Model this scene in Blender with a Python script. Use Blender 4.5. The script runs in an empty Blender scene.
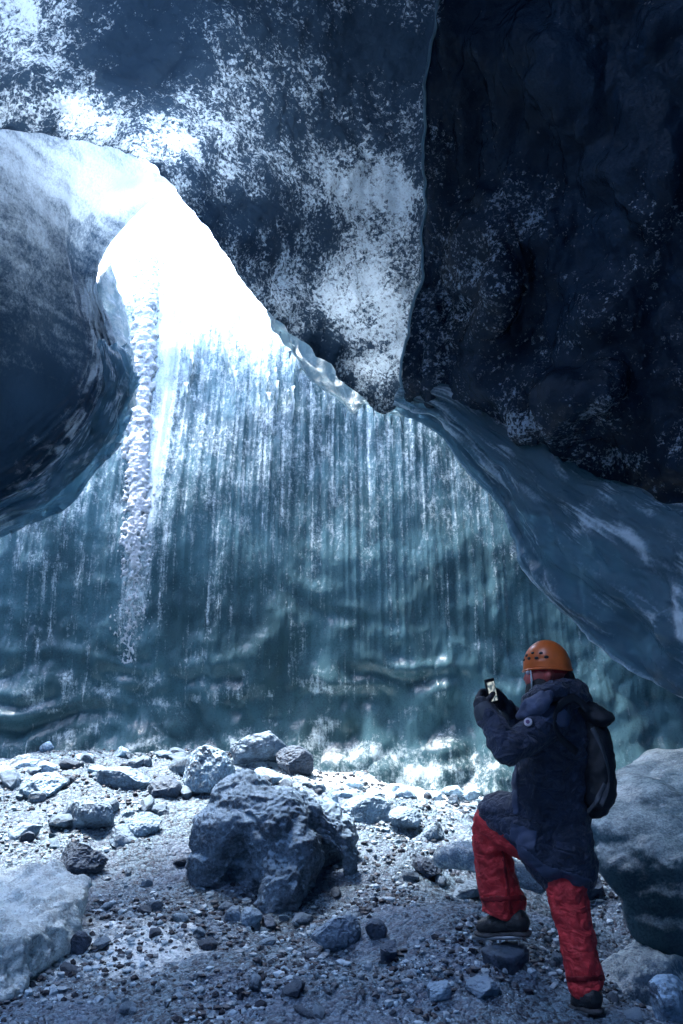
import bpy, bmesh, math, random
import numpy as np
from mathutils import Vector, Matrix

random.seed(7)
RNG = np.random.RandomState(11)
scene = bpy.context.scene
COL = scene.collection
R = math.radians

# ------------------------------------------------------------------ camera
F = 887.0
TILT = R(9.0)
CAMZ = 1.6
cam_d = bpy.data.cameras.new('camera')
cam = bpy.data.objects.new('camera', cam_d)
COL.objects.link(cam)
cam.location = (0, 0, CAMZ)
cam.rotation_euler = (R(90) + TILT, 0, 0)
cam_d.sensor_width = 36.0
cam_d.lens = F / 1024.0 * 36.0
cam_d.clip_start = 0.05
cam_d.clip_end = 500
scene.camera = cam


def P(px, py, d):
    """A point at world depth y = d seen at this place of the photograph."""
    px, py, d = np.asarray(px, float), np.asarray(py, float), np.asarray(d, float)
    x = (px - 341.5) / F
    v = (512.0 - py) / F
    fy = math.cos(TILT) - v * math.sin(TILT)
    fz = math.sin(TILT) + v * math.cos(TILT)
    s = d / fy
    return np.stack([x * s, np.broadcast_to(d, s.shape), CAMZ + fz * s], axis=-1)


# ------------------------------------------------------------------ noise
_perm = {}


def perlin(p, seed=0):
    if seed not in _perm:
        r = np.random.RandomState(seed + 100)
        pm = r.permutation(512).astype(np.int64)
        g = r.normal(size=(512, 3))
        g /= np.linalg.norm(g, axis=1)[:, None]
        _perm[seed] = (pm, g)
    pm, g = _perm[seed]
    i = np.floor(p).astype(np.int64)
    f = p - i
    u = f * f * f * (f * (f * 6 - 15) + 10)
    out = 0
    for dx in (0, 1):
        wx = u[..., 0] if dx else 1 - u[..., 0]
        for dy in (0, 1):
            wy = u[..., 1] if dy else 1 - u[..., 1]
            for dz in (0, 1):
                wz = u[..., 2] if dz else 1 - u[..., 2]
                h = pm[(pm[(pm[(i[..., 0] + dx) & 511] + i[..., 1] + dy) & 511] + i[..., 2] + dz) & 511]
                gr = g[h]
                d = gr[..., 0] * (f[..., 0] - dx) + gr[..., 1] * (f[..., 1] - dy) + gr[..., 2] * (f[..., 2] - dz)
                out = out + wx * wy * wz * d
    return out * 1.5


def fbm(p, octs=4, seed=0, gain=0.5):
    a, s, t = 1.0, 0.0, 0.0
    for k in range(octs):
        s = s + a * perlin(p * (2.03 ** k), seed + k)
        t += a
        a *= gain
    return s / t * 1.3


def ridged(p, octs=4, seed=0):
    a, s, t = 1.0, 0.0, 0.0
    for k in range(octs):
        s = s + a * (1 - 2 * np.abs(perlin(p * (2.05 ** k), seed + k)))
        t += a
        a *= 0.5
    return s / t


def sstep(a, b, x):
    t = np.clip((x - a) / (b - a), 0, 1)
    return t * t * (3 - 2 * t)


# ------------------------------------------------------------------ meshes
def mesh_from(name, V, quads, smooth=True):
    V = np.asarray(V, np.float32)
    me = bpy.data.meshes.new(name)
    if isinstance(quads, np.ndarray) and quads.ndim == 2:
        n, k = quads.shape
        me.vertices.add(len(V))
        me.vertices.foreach_set('co', V.ravel())
        me.loops.add(n * k)
        me.loops.foreach_set('vertex_index', quads.astype(np.int32).ravel())
        me.polygons.add(n)
        me.polygons.foreach_set('loop_start', np.arange(0, n * k, k, dtype=np.int32))
        me.update(calc_edges=True)
        me.validate()
    else:
        me.from_pydata([tuple(v) for v in V], [], quads)
        me.update()
    me.polygons.foreach_set('use_smooth', np.full(len(me.polygons), smooth))
    return me


def grid_quads(nr, nc, wrap=False, base=0):
    r = np.arange(nr - 1)[:, None]
    c = np.arange(nc if wrap else nc - 1)[None, :]
    c2 = (c + 1) % nc
    q = np.stack([r * nc + c, r * nc + c2, (r + 1) * nc + c2, (r + 1) * nc + c], -1)
    return q.reshape(-1, 4) + base


def obj(name, me, mat=None, parent=None, label=None, cat=None, group=None, kind=None, origin=None):
    if origin is not None and parent is None:
        me.transform(Matrix.Translation(-Vector(origin)))
    o = bpy.data.objects.new(name, me)
    COL.objects.link(o)
    if origin is not None and parent is None:
        o.location = origin
    if mat:
        me.materials.clear()
        me.materials.append(mat)
    if parent is not None:
        o.parent = parent
        # parts are authored in world space under an Empty that stands at its base
        if me is not None and parent.get('_base') is not None:
            b = Vector(parent['_base'])
            me.transform(Matrix.Translation(-b))
            o['_base'] = parent['_base']
    if label:
        o['label'] = label
    if cat:
        o['category'] = cat
    if group:
        o['group'] = group
    if kind:
        o['kind'] = kind
    return o


def empty(name, loc, label, cat, group=None):
    o = bpy.data.objects.new(name, None)
    COL.objects.link(o)
    o.location = loc
    o.empty_display_size = 0.1
    o['_base'] = tuple(float(v) for v in loc)
    o['label'] = label
    o['category'] = cat
    if group:
        o['group'] = group
    return o


def attr(me, name, vals):
    a = me.attributes.new(name, 'FLOAT', 'POINT')
    a.data.foreach_set('value', np.asarray(vals, np.float32).ravel())


def catmull(ctrl, n):
    """ctrl (k, ...) -> n samples, Catmull-Rom through every control point."""
    ctrl = np.asarray(ctrl, float)
    k = len(ctrl)
    t = np.linspace(0, k - 1, n)
    i = np.minimum(t.astype(int), k - 2)
    f = (t - i).reshape((-1,) + (1,) * (ctrl.ndim - 1))
    p0 = ctrl[np.maximum(i - 1, 0)]
    p1 = ctrl[i]
    p2 = ctrl[i + 1]
    p3 = ctrl[np.minimum(i + 2, k - 1)]
    return 0.5 * (2 * p1 + (p2 - p0) * f + (2 * p0 - 5 * p1 + 4 * p2 - p3) * f * f + (3 * p1 - p0 - 3 * p2 + p3) * f ** 3)


def net(ctrl, nr, nc):
    """control rows x cols of (px, py, depth) -> nr x nc grid of the same."""
    a = np.array(ctrl, float)
    a = catmull(a, nr)
    a = catmull(a.transpose(1, 0, 2), nc).transpose(1, 0, 2)
    return a


def grid_normals(G):
    du = np.gradient(G, axis=1)
    dv = np.gradient(G, axis=0)
    n = np.cross(du, dv)
    n /= np.linalg.norm(n, axis=2)[..., None] + 1e-9
    return n


def toward_camera(G, n):
    c = np.array([0, 0, CAMZ])
    return n * np.sign(((c - G) * n).sum(-1).mean())


def apply_mods(o):
    dg = bpy.context.evaluated_depsgraph_get()
    dg.update()
    me = bpy.data.meshes.new_from_object(o.evaluated_get(dg))
    old = o.data
    o.modifiers.clear()
    o.data = me
    return o


# ------------------------------------------------------------------ materials
class NT:
    def __init__(self, name):
        self.m = bpy.data.materials.new(name)
        self.m.use_nodes = True
        self.t = self.m.node_tree
        self.t.nodes.clear()
        self.out = self.t.nodes.new('ShaderNodeOutputMaterial')

    def n(self, typ, ins=None, **kw):
        nd = self.t.nodes.new('ShaderNode' + typ)
        for k, v in kw.items():
            setattr(nd, k, v)
        for k, v in (ins or {}).items():
            self.set(nd, k, v)
        return nd

    def set(self, nd, k, v):
        s = nd.inputs[k]
        if isinstance(v, bpy.types.NodeSocket):
            self.t.links.new(v, s)
        elif isinstance(v, (tuple, list)) and len(v) == 3 and s.type == 'RGBA':
            s.default_value = (*v, 1)
        else:
            s.default_value = v

    def math(self, op, a, b=0.0, c=None):
        nd = self.n('Math', {0: a, 1: b}, operation=op)
        if c is not None:
            self.set(nd, 2, c)
        return nd.outputs[0]

    def coords(self, scale=(1, 1, 1)):
        tc = self.n('TexCoord')
        mp = self.n('Mapping', {'Vector': tc.outputs['Object'], 'Scale': scale})
        return mp.outputs[0]

    def noise(self, vec, scale, detail=4, rough=0.55, dist=0.0):
        return self.n('TexNoise', {'Vector': vec, 'Scale': scale, 'Detail': detail, 'Roughness': rough, 'Distortion': dist}).outputs[0]

    def ramp(self, x, a, b, lo=0.0, hi=1.0):
        return self.n('MapRange', {0: x, 1: a, 2: b, 3: lo, 4: hi}, interpolation_type='SMOOTHSTEP').outputs[0]

    def mix(self, f, a, b):
        nd = self.n('Mix', data_type='RGBA')
        self.set(nd, 0, f)
        self.set(nd, 6, a)
        self.set(nd, 7, b)
        return nd.outputs[2]

    def attr(self, name):
        return self.n('Attribute', attribute_name=name).outputs['Fac']

    def bump(self, h, strength, dist, normal=None):
        nd = self.n('Bump', {'Height': h, 'Strength': strength, 'Distance': dist})
        if normal is not None:
            self.set(nd, 'Normal', normal)
        return nd.outputs[0]

    def surf(self, sh):
        self.t.links.new(sh, self.out.inputs['Surface'])
        return self.m


def ice_mat(name, clear, frost, speck=(0.02, 0.035, 0.06), fine=60.0, mid=9.0, bump=1.0, rough=(0.16, 0.5), speckw=0.5,
            sss=0.0, trans=0.0, stretch=(1, 1, 1), contrast=0.12, gain=1.0, speckle=2.0, streak=0.0, stip=0.0, cells=38.0, tclear=(0.05, 0.085, 0.125)):
    """glacier ice: dark clear ice, white bubbly ice, frost and painted light where the frost attribute says, dirt specks."""
    t = NT(name)
    v = t.coords()
    vs = t.coords(stretch)
    fr = t.attr('frost')
    n1 = t.noise(vs, mid, 6, 0.6)
    n2 = t.noise(vs, fine * 0.55, 5, 0.75)
    s = t.math('MULTIPLY_ADD', n1, 1.3 * gain, fr)
    s = t.math('MULTIPLY_ADD', n2, speckle * gain, s)
    s = t.math('SUBTRACT', s, (0.65 + speckle * 0.5) * gain)
    if streak:
        k1 = t.noise(t.coords((1, 0.02, 0.022)), 44, 5, 0.7)
        k2 = t.noise(t.coords((1, 1, 0.25)), 3.5, 3, 0.6)
        k3 = t.math('MULTIPLY', t.ramp(k1, 0.52, 0.72), t.ramp(k2, 0.38, 0.62))
        s = t.math('MULTIPLY_ADD', k3, streak, s)
    if stip:
        # frost grains, bubbles and painted glints: each little cell is white or clear, more of them white where the frost is dense
        wv = t.n('VectorMath', {0: v, 1: t.n('VectorMath', {0: t.n('TexNoise', {'Vector': v, 'Scale': 30.0, 'Detail': 2.0}).outputs[1], 3: 0.035}, operation='SCALE').outputs[0]}, operation='ADD').outputs[0]
        c1 = t.n('SeparateColor', {0: t.n('TexVoronoi', {'Vector': wv, 'Scale': cells}).outputs['Color']}).outputs[0]
        c2 = t.n('SeparateColor', {0: t.n('TexVoronoi', {'Vector': wv, 'Scale': cells * 2.3}).outputs['Color']}).outputs[1]
        cc = t.math('ADD', t.math('MULTIPLY', c1, 0.6), t.math('MULTIPLY', c2, 0.4))
        s = t.math('MULTIPLY_ADD', t.math('SUBTRACT', cc, 0.5), stip, s)
    fac = t.ramp(s, 0.5 - contrast * 2, 0.5 + contrast * 2)
    # dirt specks caught in the ice
    sp = t.noise(v, fine * 1.3, 2, 0.6)
    spl = t.noise(v, mid * 0.6, 4, 0.6)
    spk = t.math('MULTIPLY_ADD', spl, 0.7, sp)
    spf = t.math('MULTIPLY', t.ramp(spk, 0.86, 0.95), speckw)
    # a weak change of tint across the ice
    tint = t.noise(v, 1.3, 3, 0.5)
    clear2 = t.mix(t.ramp(tint, 0.35, 0.65), clear, tuple(c * 0.55 for c in clear))
    frost2 = t.mix(t.ramp(n1, 0.3, 0.7), tuple(c * 0.72 for c in frost), frost)
    col = t.mix(fac, clear2, frost2)
    col = t.mix(spf, col, speck)
    rg = t.n('MapRange', {0: fac, 1: 0.0, 2: 1.0, 3: rough[0], 4: rough[1]}).outputs[0]
    b1 = t.bump(t.noise(vs, mid * 0.9, 5, 0.6), 0.5 * bump, 0.05)
    b2 = t.bump(t.noise(vs, fine * 0.7, 4, 0.65), 0.55 * bump, 0.012, b1)
    pr = t.n('BsdfPrincipled', {'Base Color': col, 'Roughness': rg, 'IOR': 1.31, 'Normal': b2})
    if sss:
        t.set(pr, 'Subsurface Weight', sss)
        t.set(pr, 'Subsurface Radius', (0.5, 0.9, 1.0))
        t.set(pr, 'Subsurface Scale', 0.25)
    sh = pr.outputs[0]
    if trans:
        tr = t.n('BsdfTranslucent', {'Color': t.mix(fac, tclear, (0.85, 0.93, 0.97)), 'Normal': b2})
        sh = t.n('MixShader', {0: trans, 1: sh, 2: tr.outputs[0]}).outputs[0]
    return t.surf(sh)


def rock_mat(name, dark, light, scale=6.0, dust=(0.4, 0.42, 0.46), dustw=0.6, bump=1.0):
    t = NT(name)
    tint = lambda q: (q[0] * 0.66, q[1] * 0.92, q[2] * 1.10)
    dark, light, dust = tint(dark), tint(light), tint(dust)
    v = t.coords()
    n1 = t.noise(v, scale, 8, 0.65)
    n2 = t.noise(v, scale * 9, 4, 0.7)
    s = t.math('MULTIPLY_ADD', n2, 0.6, n1)
    col = t.mix(t.ramp(s, 0.6, 1.0), dark, light)
    # pale dust and rime that has settled on faces that look up
    g = t.n('NewGeometry')
    up = t.n('SeparateXYZ', {0: g.outputs['Normal']}).outputs[2]
    d = t.math('MULTIPLY_ADD', n2, 0.9, up)
    d = t.math('MULTIPLY', t.ramp(d, 0.75, 1.25), dustw)
    col = t.mix(d, col, dust)
    b1 = t.bump(t.noise(v, scale * 2.5, 8, 0.65), 0.6 * bump, 0.05)
    vo = t.n('TexVoronoi', {'Vector': v, 'Scale': scale * 7}).outputs[0]
    b2 = t.bump(vo, 0.25 * bump, 0.02, b1)
    b3 = t.bump(t.noise(v, scale * 16, 3, 0.7), 0.5 * bump, 0.008, b2)
    pr = t.n('BsdfPrincipled', {'Base Color': col, 'Roughness': 0.62, 'Normal': b3})
    return t.surf(pr.outputs[0])


def plain_mat(name, c, rough=0.6, metal=0.0, var=0.25, scale=20, bump=0.0, bscale=200, sheen=0.0, wrinkle=0.0):
    t = NT(name)
    v = t.coords()
    n1 = t.noise(v, scale, 5, 0.6)
    col = t.mix(t.ramp(n1, 0.3, 0.7), tuple(x * (1 - var) for x in c), tuple(min(1, x * (1 + var * 0.5)) for x in c))
    ins = {'Base Color': col, 'Roughness': rough, 'Metallic': metal}
    if sheen:
        ins['Sheen Weight'] = sheen
    pr = t.n('BsdfPrincipled', ins)
    nb = None
    if wrinkle:
        w1 = t.math('ABSOLUTE', t.math('SUBTRACT', t.noise(t.coords((1, 1, 1.7)), 9, 2, 0.5, 0.8), 0.5))
        w2 = t.math('ABSOLUTE', t.math('SUBTRACT', t.noise(t.coords((1.4, 1, 1)), 22, 2, 0.5, 0.6), 0.5))
        nb = t.bump(t.math('MULTIPLY_ADD', w2, 0.4, w1), wrinkle, 0.10)
    if bump:
        nb = t.bump(t.noise(v, bscale, 3, 0.6), bump, 0.01, nb)
    if nb is not None:
        t.set(pr, 'Normal', nb)
    return t.surf(pr.outputs[0])


M = {}
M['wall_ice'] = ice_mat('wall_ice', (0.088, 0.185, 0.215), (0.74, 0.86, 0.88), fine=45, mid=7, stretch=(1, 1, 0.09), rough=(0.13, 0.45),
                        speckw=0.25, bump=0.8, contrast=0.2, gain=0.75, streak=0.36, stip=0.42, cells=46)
M['white_ice'] = ice_mat('white_ice', (0.30, 0.42, 0.52), (0.80, 0.92, 0.93), fine=70, mid=14, rough=(0.2, 0.5), speckw=0.35, bump=1.4)
M['roof_ice'] = ice_mat('roof_ice', (0.03, 0.055, 0.10), (0.72, 0.84, 0.89), fine=55, mid=6, rough=(0.14, 0.5), speckw=0.8, bump=1.4, trans=0.72,
                        contrast=0.17, speckle=1.6, stip=1.0, cells=44)
M['column_ice'] = ice_mat('column_ice', (0.70, 0.77, 0.82), (0.92, 0.94, 0.96), fine=80, mid=20, rough=(0.2, 0.5), speckw=0.06, bump=0.9, trans=0.2)
M['flange_ice'] = ice_mat('flange_ice', (0.45, 0.6, 0.68), (0.88, 0.92, 0.94), fine=60, mid=10, rough=(0.1, 0.35), speckw=0.1, bump=0.8, trans=0.6, tclear=(0.5, 0.65, 0.72))
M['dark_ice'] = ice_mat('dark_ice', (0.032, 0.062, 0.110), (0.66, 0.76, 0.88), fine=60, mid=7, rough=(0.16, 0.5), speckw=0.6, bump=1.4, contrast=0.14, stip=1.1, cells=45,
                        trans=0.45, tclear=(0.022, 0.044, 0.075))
M['slab_ice'] = ice_mat('slab_ice', (0.09, 0.18, 0.22), (0.76, 0.88, 0.87), fine=60, mid=5, rough=(0.10, 0.26), speckw=0.35, bump=0.9, contrast=0.25, gain=0.7)
M['left_ice'] = ice_mat('left_ice', (0.04, 0.085, 0.15), (0.74, 0.82, 0.92), fine=60, mid=5, rough=(0.12, 0.45), speckw=0.6, bump=0.9, trans=0.68,
                        contrast=0.30, gain=0.7, speckle=1.3, stip=0.40, cells=50, tclear=(0.075, 0.13, 0.19))


def curtain_mat():
    t = NT('curtain_ice')
    v = t.coords()
    fr = t.attr('frost')
    n2 = t.noise(v, 45, 3, 0.65)
    s = t.math('SUBTRACT', t.math('MULTIPLY_ADD', n2, 0.9, fr), 0.45)
    fac = t.ramp(s, 0.1, 1.15)
    col = t.mix(fac, (0.19, 0.29, 0.35), (0.84, 0.90, 0.94))
    b1 = t.bump(t.noise(v, 14, 5, 0.6), 0.5, 0.03)
    b2 = t.bump(n2, 0.4, 0.008, b1)
    pr = t.n('BsdfPrincipled', {'Base Color': col, 'Roughness': 0.10, 'IOR': 1.33, 'Normal': b2})
    tr = t.n('BsdfTranslucent', {'Color': t.mix(fac, (0.26, 0.42, 0.50), (0.85, 0.92, 0.96)), 'Normal': b2})
    tp = t.n('BsdfTransparent', {'Color': (0.55, 0.75, 0.85)})
    a = t.n('MixShader', {0: 0.4, 1: pr.outputs[0], 2: tr.outputs[0]}).outputs[0]
    k = t.math('MULTIPLY', t.math('SUBTRACT', 1.0, fac), 0.5)
    return t.surf(t.n('MixShader', {0: k, 1: a, 2: tp.outputs[0]}).outputs[0])


M['curtain_ice'] = curtain_mat()


def ground_mat():
    t = NT('gravel_ground')
    v = t.coords()
    sn = t.attr('frost')
    vo = t.n('TexVoronoi', {'Vector': v, 'Scale': 38.0, 'Randomness': 1.0})
    vo2 = t.n('TexVoronoi', {'Vector': v, 'Scale': 95.0, 'Randomness': 1.0})
    cell = t.n('SeparateColor', {0: vo.outputs['Color']}).outputs[0]
    cell2 = t.n('SeparateColor', {0: vo2.outputs['Color']}).outputs[1]
    g = t.math('MULTIPLY_ADD', cell2, 0.6, t.math('MULTIPLY', cell, 0.6))
    col = t.mix(t.ramp(g, 0.1, 1.1), (0.014, 0.024, 0.045), (0.19, 0.30, 0.38))
    big = t.noise(v, 1.6, 5, 0.6)
    col = t.mix(t.ramp(big, 0.4, 0.65), col, t.mix(0.5, col, (0.15, 0.21, 0.31)))
    n2 = t.noise(v, 34, 5, 0.7)
    n1 = t.noise(v, 7, 5, 0.65)
    s = t.math('SUBTRACT', t.math('MULTIPLY_ADD', n2, 0.9, t.math('MULTIPLY_ADD', n1, 1.1, sn)), 1.0)
    fac = t.ramp(s, 0.35, 0.7)
    col = t.mix(fac, col, (0.74, 0.84, 0.88))
    h1 = t.bump(vo.outputs['Distance'], 0.8, -0.02)
    h2 = t.bump(vo2.outputs['Distance'], 0.7, -0.008, h1)
    h3 = t.bump(t.noise(v, 150, 3, 0.6), 0.5, 0.004, h2)
    pr = t.n('BsdfPrincipled', {'Base Color': col, 'Roughness': 0.6, 'Normal': h3})
    return t.surf(pr.outputs[0])


M['ground'] = ground_mat()
M['boulder'] = rock_mat('boulder_rock', (0.08, 0.09, 0.11), (0.34, 0.36, 0.40), 5, dust=(0.62, 0.65, 0.70), dustw=0.8, bump=1.6)  # dust strengthened so it also paints brightly lit tops
M['rock_mid'] = rock_mat('grey_rock', (0.07, 0.08, 0.10), (0.28, 0.30, 0.34), 5, dustw=0.7)
M['rock_dark'] = rock_mat('dark_rock', (0.016, 0.023, 0.038), (0.07, 0.085, 0.12), 6, dustw=0.25)
M['rock_pale'] = rock_mat('pale_rock', (0.16, 0.18, 0.21), (0.50, 0.53, 0.58), 7, dust=(0.6, 0.63, 0.68), dustw=0.6, bump=1.3)
M['snow_rock'] = rock_mat('rimed_rock', (0.08, 0.09, 0.12), (0.58, 0.62, 0.68), 6, dust=(0.82, 0.85, 0.90), dustw=0.85, bump=1.4)
M['snow'] = plain_mat('snow', (0.82, 0.86, 0.92), 0.6, var=0.1, scale=4, bump=0.5, bscale=40)

# ------------------------------------------------------------------ ground
_f1, _f2 = P(501, 950, 4.48), P(585, 1014, 4.14)
FEET = [(_f1[0], _f1[1], _f1[2] - 0.05, 0.26), (_f2[0], _f2[1], _f2[2], 0.22)]


def ground_h(x, y):
    x = np.asarray(x, float)
    y = np.asarray(y, float)
    left = 1 - sstep(-1.2, 1.6, x)
    h = 0.05 + (0.20 + 0.42 * left) * sstep(4.8, 8.7, y)
    # the gully on the right, beside the ice slab, and the bank the walker stands on
    h = h - 0.10 * np.exp(-((x - 1.55) / 0.25) ** 2) * sstep(3.8, 4.6, y) * (1 - sstep(5.2, 6.2, y))
    h = h + 0.16 * np.exp(-((x - 0.55) / 0.5) ** 2 - ((y - 5.0) / 0.6) ** 2)
    p = np.stack([x, y, np.zeros_like(x)], -1)
    h = h + 0.10 * fbm(p * 0.8, 3, 20) + 0.05 * fbm(p * 3.1, 3, 24)
    for bx, by, bz, br in FEET:
        k = np.exp(-((x - bx) / br) ** 2 - ((y - by) / br) ** 2)
        h = h * (1 - k) + bz * k
    return h


def on_ground(px, py):
    """where the sight line through this pixel meets the ground."""
    d = np.linspace(2.2, 9.5, 1500)
    q = P(np.full_like(d, px), np.full_like(d, py), d)
    g = ground_h(q[:, 0], q[:, 1])
    k = np.argmax(q[:, 2] < g) if (q[:, 2] < g).any() else len(d) - 1
    return Vector((q[k, 0], q[k, 1], g[k]))


gx = np.concatenate([[-300, -80, -30, -16], np.linspace(-9, -4.0, 26)[:-1], np.linspace(-4.0, 4.0, 460), np.linspace(4.0, 9, 26)[1:], [16, 30, 80, 300]])
gy = np.concatenate([[-300, -80, -30, -16], np.linspace(-10, 2.6, 50)[:-1], np.linspace(2.6, 9.6, 470), np.linspace(9.6, 12, 12)[1:], [16, 30, 80, 300]])
GX, GY = np.meshgrid(gx, gy)
GZ = ground_h(GX, GY)
gp = np.stack([GX, GY, 0 * GX], -1)
GZ += 0.020 * ridged(gp * 7, 3, 40) + 0.011 * fbm(gp * 21, 3, 44) + 0.006 * perlin(gp * 48, 46)
gme = mesh_from('ground', np.stack([GX, GY, GZ], -1).reshape(-1, 3), grid_quads(len(gy), len(gx)))


def blobs_xy(x, y, lst):
    s = 0
    for bx, by, rx, ry, a in lst:
        s = s + a * np.exp(-((x - bx) / rx) ** 2 - ((y - by) / ry) ** 2)
    return s


sn = -0.07 + 0.35 * fbm(gp * 0.9, 3, 50)
sn = sn + blobs_xy(GX, GY, [(0.35, 8.3, 1.1, 0.7, 0.9), (-0.6, 8.4, 0.8, 0.5, 0.4), (-3.0, 8.0, 1.0, 0.9, 0.45), (-1.1, 4.9, 0.9, 0.55, 0.55), (-1.0, 4.0, 0.7, 0.35, 0.3),  # the near-left blobs paint a brighter lit floor
                            (1.45, 4.6, 0.45, 0.9, 0.55), (0.9, 7.2, 0.8, 0.7, 0.35), (-2.2, 5.6, 1.2, 1.0, 0.25), (0.2, 4.4, 0.8, 0.7, -0.25),
                            (0.1, 5.6, 0.5, 0.6, -0.3)])
attr(gme, 'frost', sn)
obj('ground', gme, M['ground'], kind='structure')

# ------------------------------------------------------------------ back ice wall
def wall_y(x, z):
    p = np.stack([x, z * 0 + 3.3, z], -1)
    y = 8.75 - 0.035 * x * x + 0.17 * (z - 0.5) + 0.30 * np.maximum(z - 5.6, 0) ** 2 + 0.10 * np.maximum(z - 2.2, 0) ** 1.6
    low = 1 - sstep(1.2, 3.4, z)
    warp = 0.5 * fbm(p * np.array([0.6, 1, 0.9]), 2, 60)
    # scalloped shelves low on the wall
    y = y - 0.010 * low * np.sin((z + 2.2 * warp) * 2 * math.pi / 0.75) * (1 + 2.0 * perlin(p * np.array([0.7, 1, 0.5]), 62)) - 0.11 * low * fbm(p * np.array([1.9, 1, 1.5]), 3, 163)
    rip = 1 - sstep(1.3, 1.9, z)
    y = y - 0.035 * rip * np.sin((z + 0.9 * warp + 0.10 * perlin(p * np.array([2.2, 1, 1]), 61)) * 2 * math.pi / 0.30) * (0.5 + perlin(p * np.array([1.5, 1, 1]), 64))
    y = y - 0.10 * rip * np.abs(perlin(p * np.array([2.6, 1, 2.6]), 65))
    y = y - 0.30 * (1 - sstep(0.2, 1.0, z))
    y = y - 0.22 * (1 - low) * fbm(p * np.array([0.45, 1, 0.35]), 3, 166)
    y = y - 0.05 * fbm(p * np.array([1.8, 1, 0.8]), 3, 75)
    # flutes where melt water has run down
    fl = 0.016 * perlin(p * np.array([7.5, 1, 0.28]), 69) + 0.014 * perlin(p * np.array([19, 1, 0.5]), 70) + 0.006 * perlin(p * np.array([43, 1, 0.9]), 71)
    y = y - fl * (0.35 + 0.65 * sstep(0.9, 2.0, z))
    y = y - (0.004 + 0.012 * low) * fbm(p * np.array([9, 1, 6]), 3, 72)
    return y


wx = np.concatenate([np.linspace(-8, -3.8, 50)[:-1], np.linspace(-3.8, 3.2, 520), np.linspace(3.2, 8, 50)[1:]])
wz = np.concatenate([np.linspace(-0.4, 7.2, 420), np.linspace(7.2, 8.6, 20)[1:]])
WX, WZ = np.meshgrid(wx, wz)
WY = wall_y(WX, WZ)
wme = mesh_from('ice_wall', np.stack([WX, WY, WZ], -1).reshape(-1, 3), grid_quads(len(wz), len(wx)))
wp = np.stack([WX, 0 * WX, WZ], -1)
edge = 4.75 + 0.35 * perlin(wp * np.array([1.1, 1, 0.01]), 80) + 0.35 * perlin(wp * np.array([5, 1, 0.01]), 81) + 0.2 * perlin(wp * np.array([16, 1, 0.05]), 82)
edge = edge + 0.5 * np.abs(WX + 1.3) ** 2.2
fr = -0.14 + 0.32 * sstep(1.2, 3.6, WZ) + 0.66 * sstep(-0.5, 1.1, WZ - edge)  # less frost low down paints the fading light into the wall
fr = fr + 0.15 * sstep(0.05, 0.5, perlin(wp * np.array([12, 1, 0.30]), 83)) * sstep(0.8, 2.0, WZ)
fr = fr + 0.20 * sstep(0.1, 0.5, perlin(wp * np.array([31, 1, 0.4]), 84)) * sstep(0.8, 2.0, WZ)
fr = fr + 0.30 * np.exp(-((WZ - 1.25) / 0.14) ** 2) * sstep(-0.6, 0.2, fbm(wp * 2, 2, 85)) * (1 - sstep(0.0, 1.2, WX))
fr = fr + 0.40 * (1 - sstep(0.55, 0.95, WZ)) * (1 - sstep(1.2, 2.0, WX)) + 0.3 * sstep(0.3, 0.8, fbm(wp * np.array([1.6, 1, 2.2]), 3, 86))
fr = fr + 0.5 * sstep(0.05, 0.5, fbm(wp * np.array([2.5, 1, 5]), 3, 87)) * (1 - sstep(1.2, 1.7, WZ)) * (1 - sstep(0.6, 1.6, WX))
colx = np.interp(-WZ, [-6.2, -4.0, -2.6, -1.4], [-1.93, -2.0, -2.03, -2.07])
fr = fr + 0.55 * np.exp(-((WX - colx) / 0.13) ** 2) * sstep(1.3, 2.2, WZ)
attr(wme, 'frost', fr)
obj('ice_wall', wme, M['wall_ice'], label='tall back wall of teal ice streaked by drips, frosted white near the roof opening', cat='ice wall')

# ------------------------------------------------------------------ sheets of roof ice
def tube(name, pts, r, mat, parent=None, seg=8, **kw):
    """a round strip along world points."""
    pts = catmull(np.array([p[:] for p in pts]), max(len(pts) * 6, 8))
    T = np.gradient(pts, axis=0)
    T /= np.linalg.norm(T, axis=1)[:, None] + 1e-9
    up = np.array([0.13, 0.31, 0.94])
    s = np.cross(T, up)
    s /= np.linalg.norm(s, axis=1)[:, None] + 1e-9
    t = np.cross(s, T)
    a = np.linspace(0, 2 * math.pi, seg, endpoint=False)
    rr = np.array(r) if not np.isscalar(r) else np.array([r, r])
    ring = pts[:, None, :] + s[:, None, :] * (np.cos(a) * rr[0])[None, :, None] + t[:, None, :] * (np.sin(a) * rr[1])[None, :, None]
    Vt = np.concatenate([ring.reshape(-1, 3), pts[:1], pts[-1:]])
    n = len(pts)
    Q = [tuple(q) for q in grid_quads(n, seg, wrap=True)]
    Q += [(n * seg, (k + 1) % seg, k) for k in range(seg)] + [(n * seg + 1, (n - 1) * seg + k, (n - 1) * seg + (k + 1) % seg) for k in range(seg)]
    return obj(name, mesh_from(name, Vt, Q), mat, parent, **kw)


FRONT = {}


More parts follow.
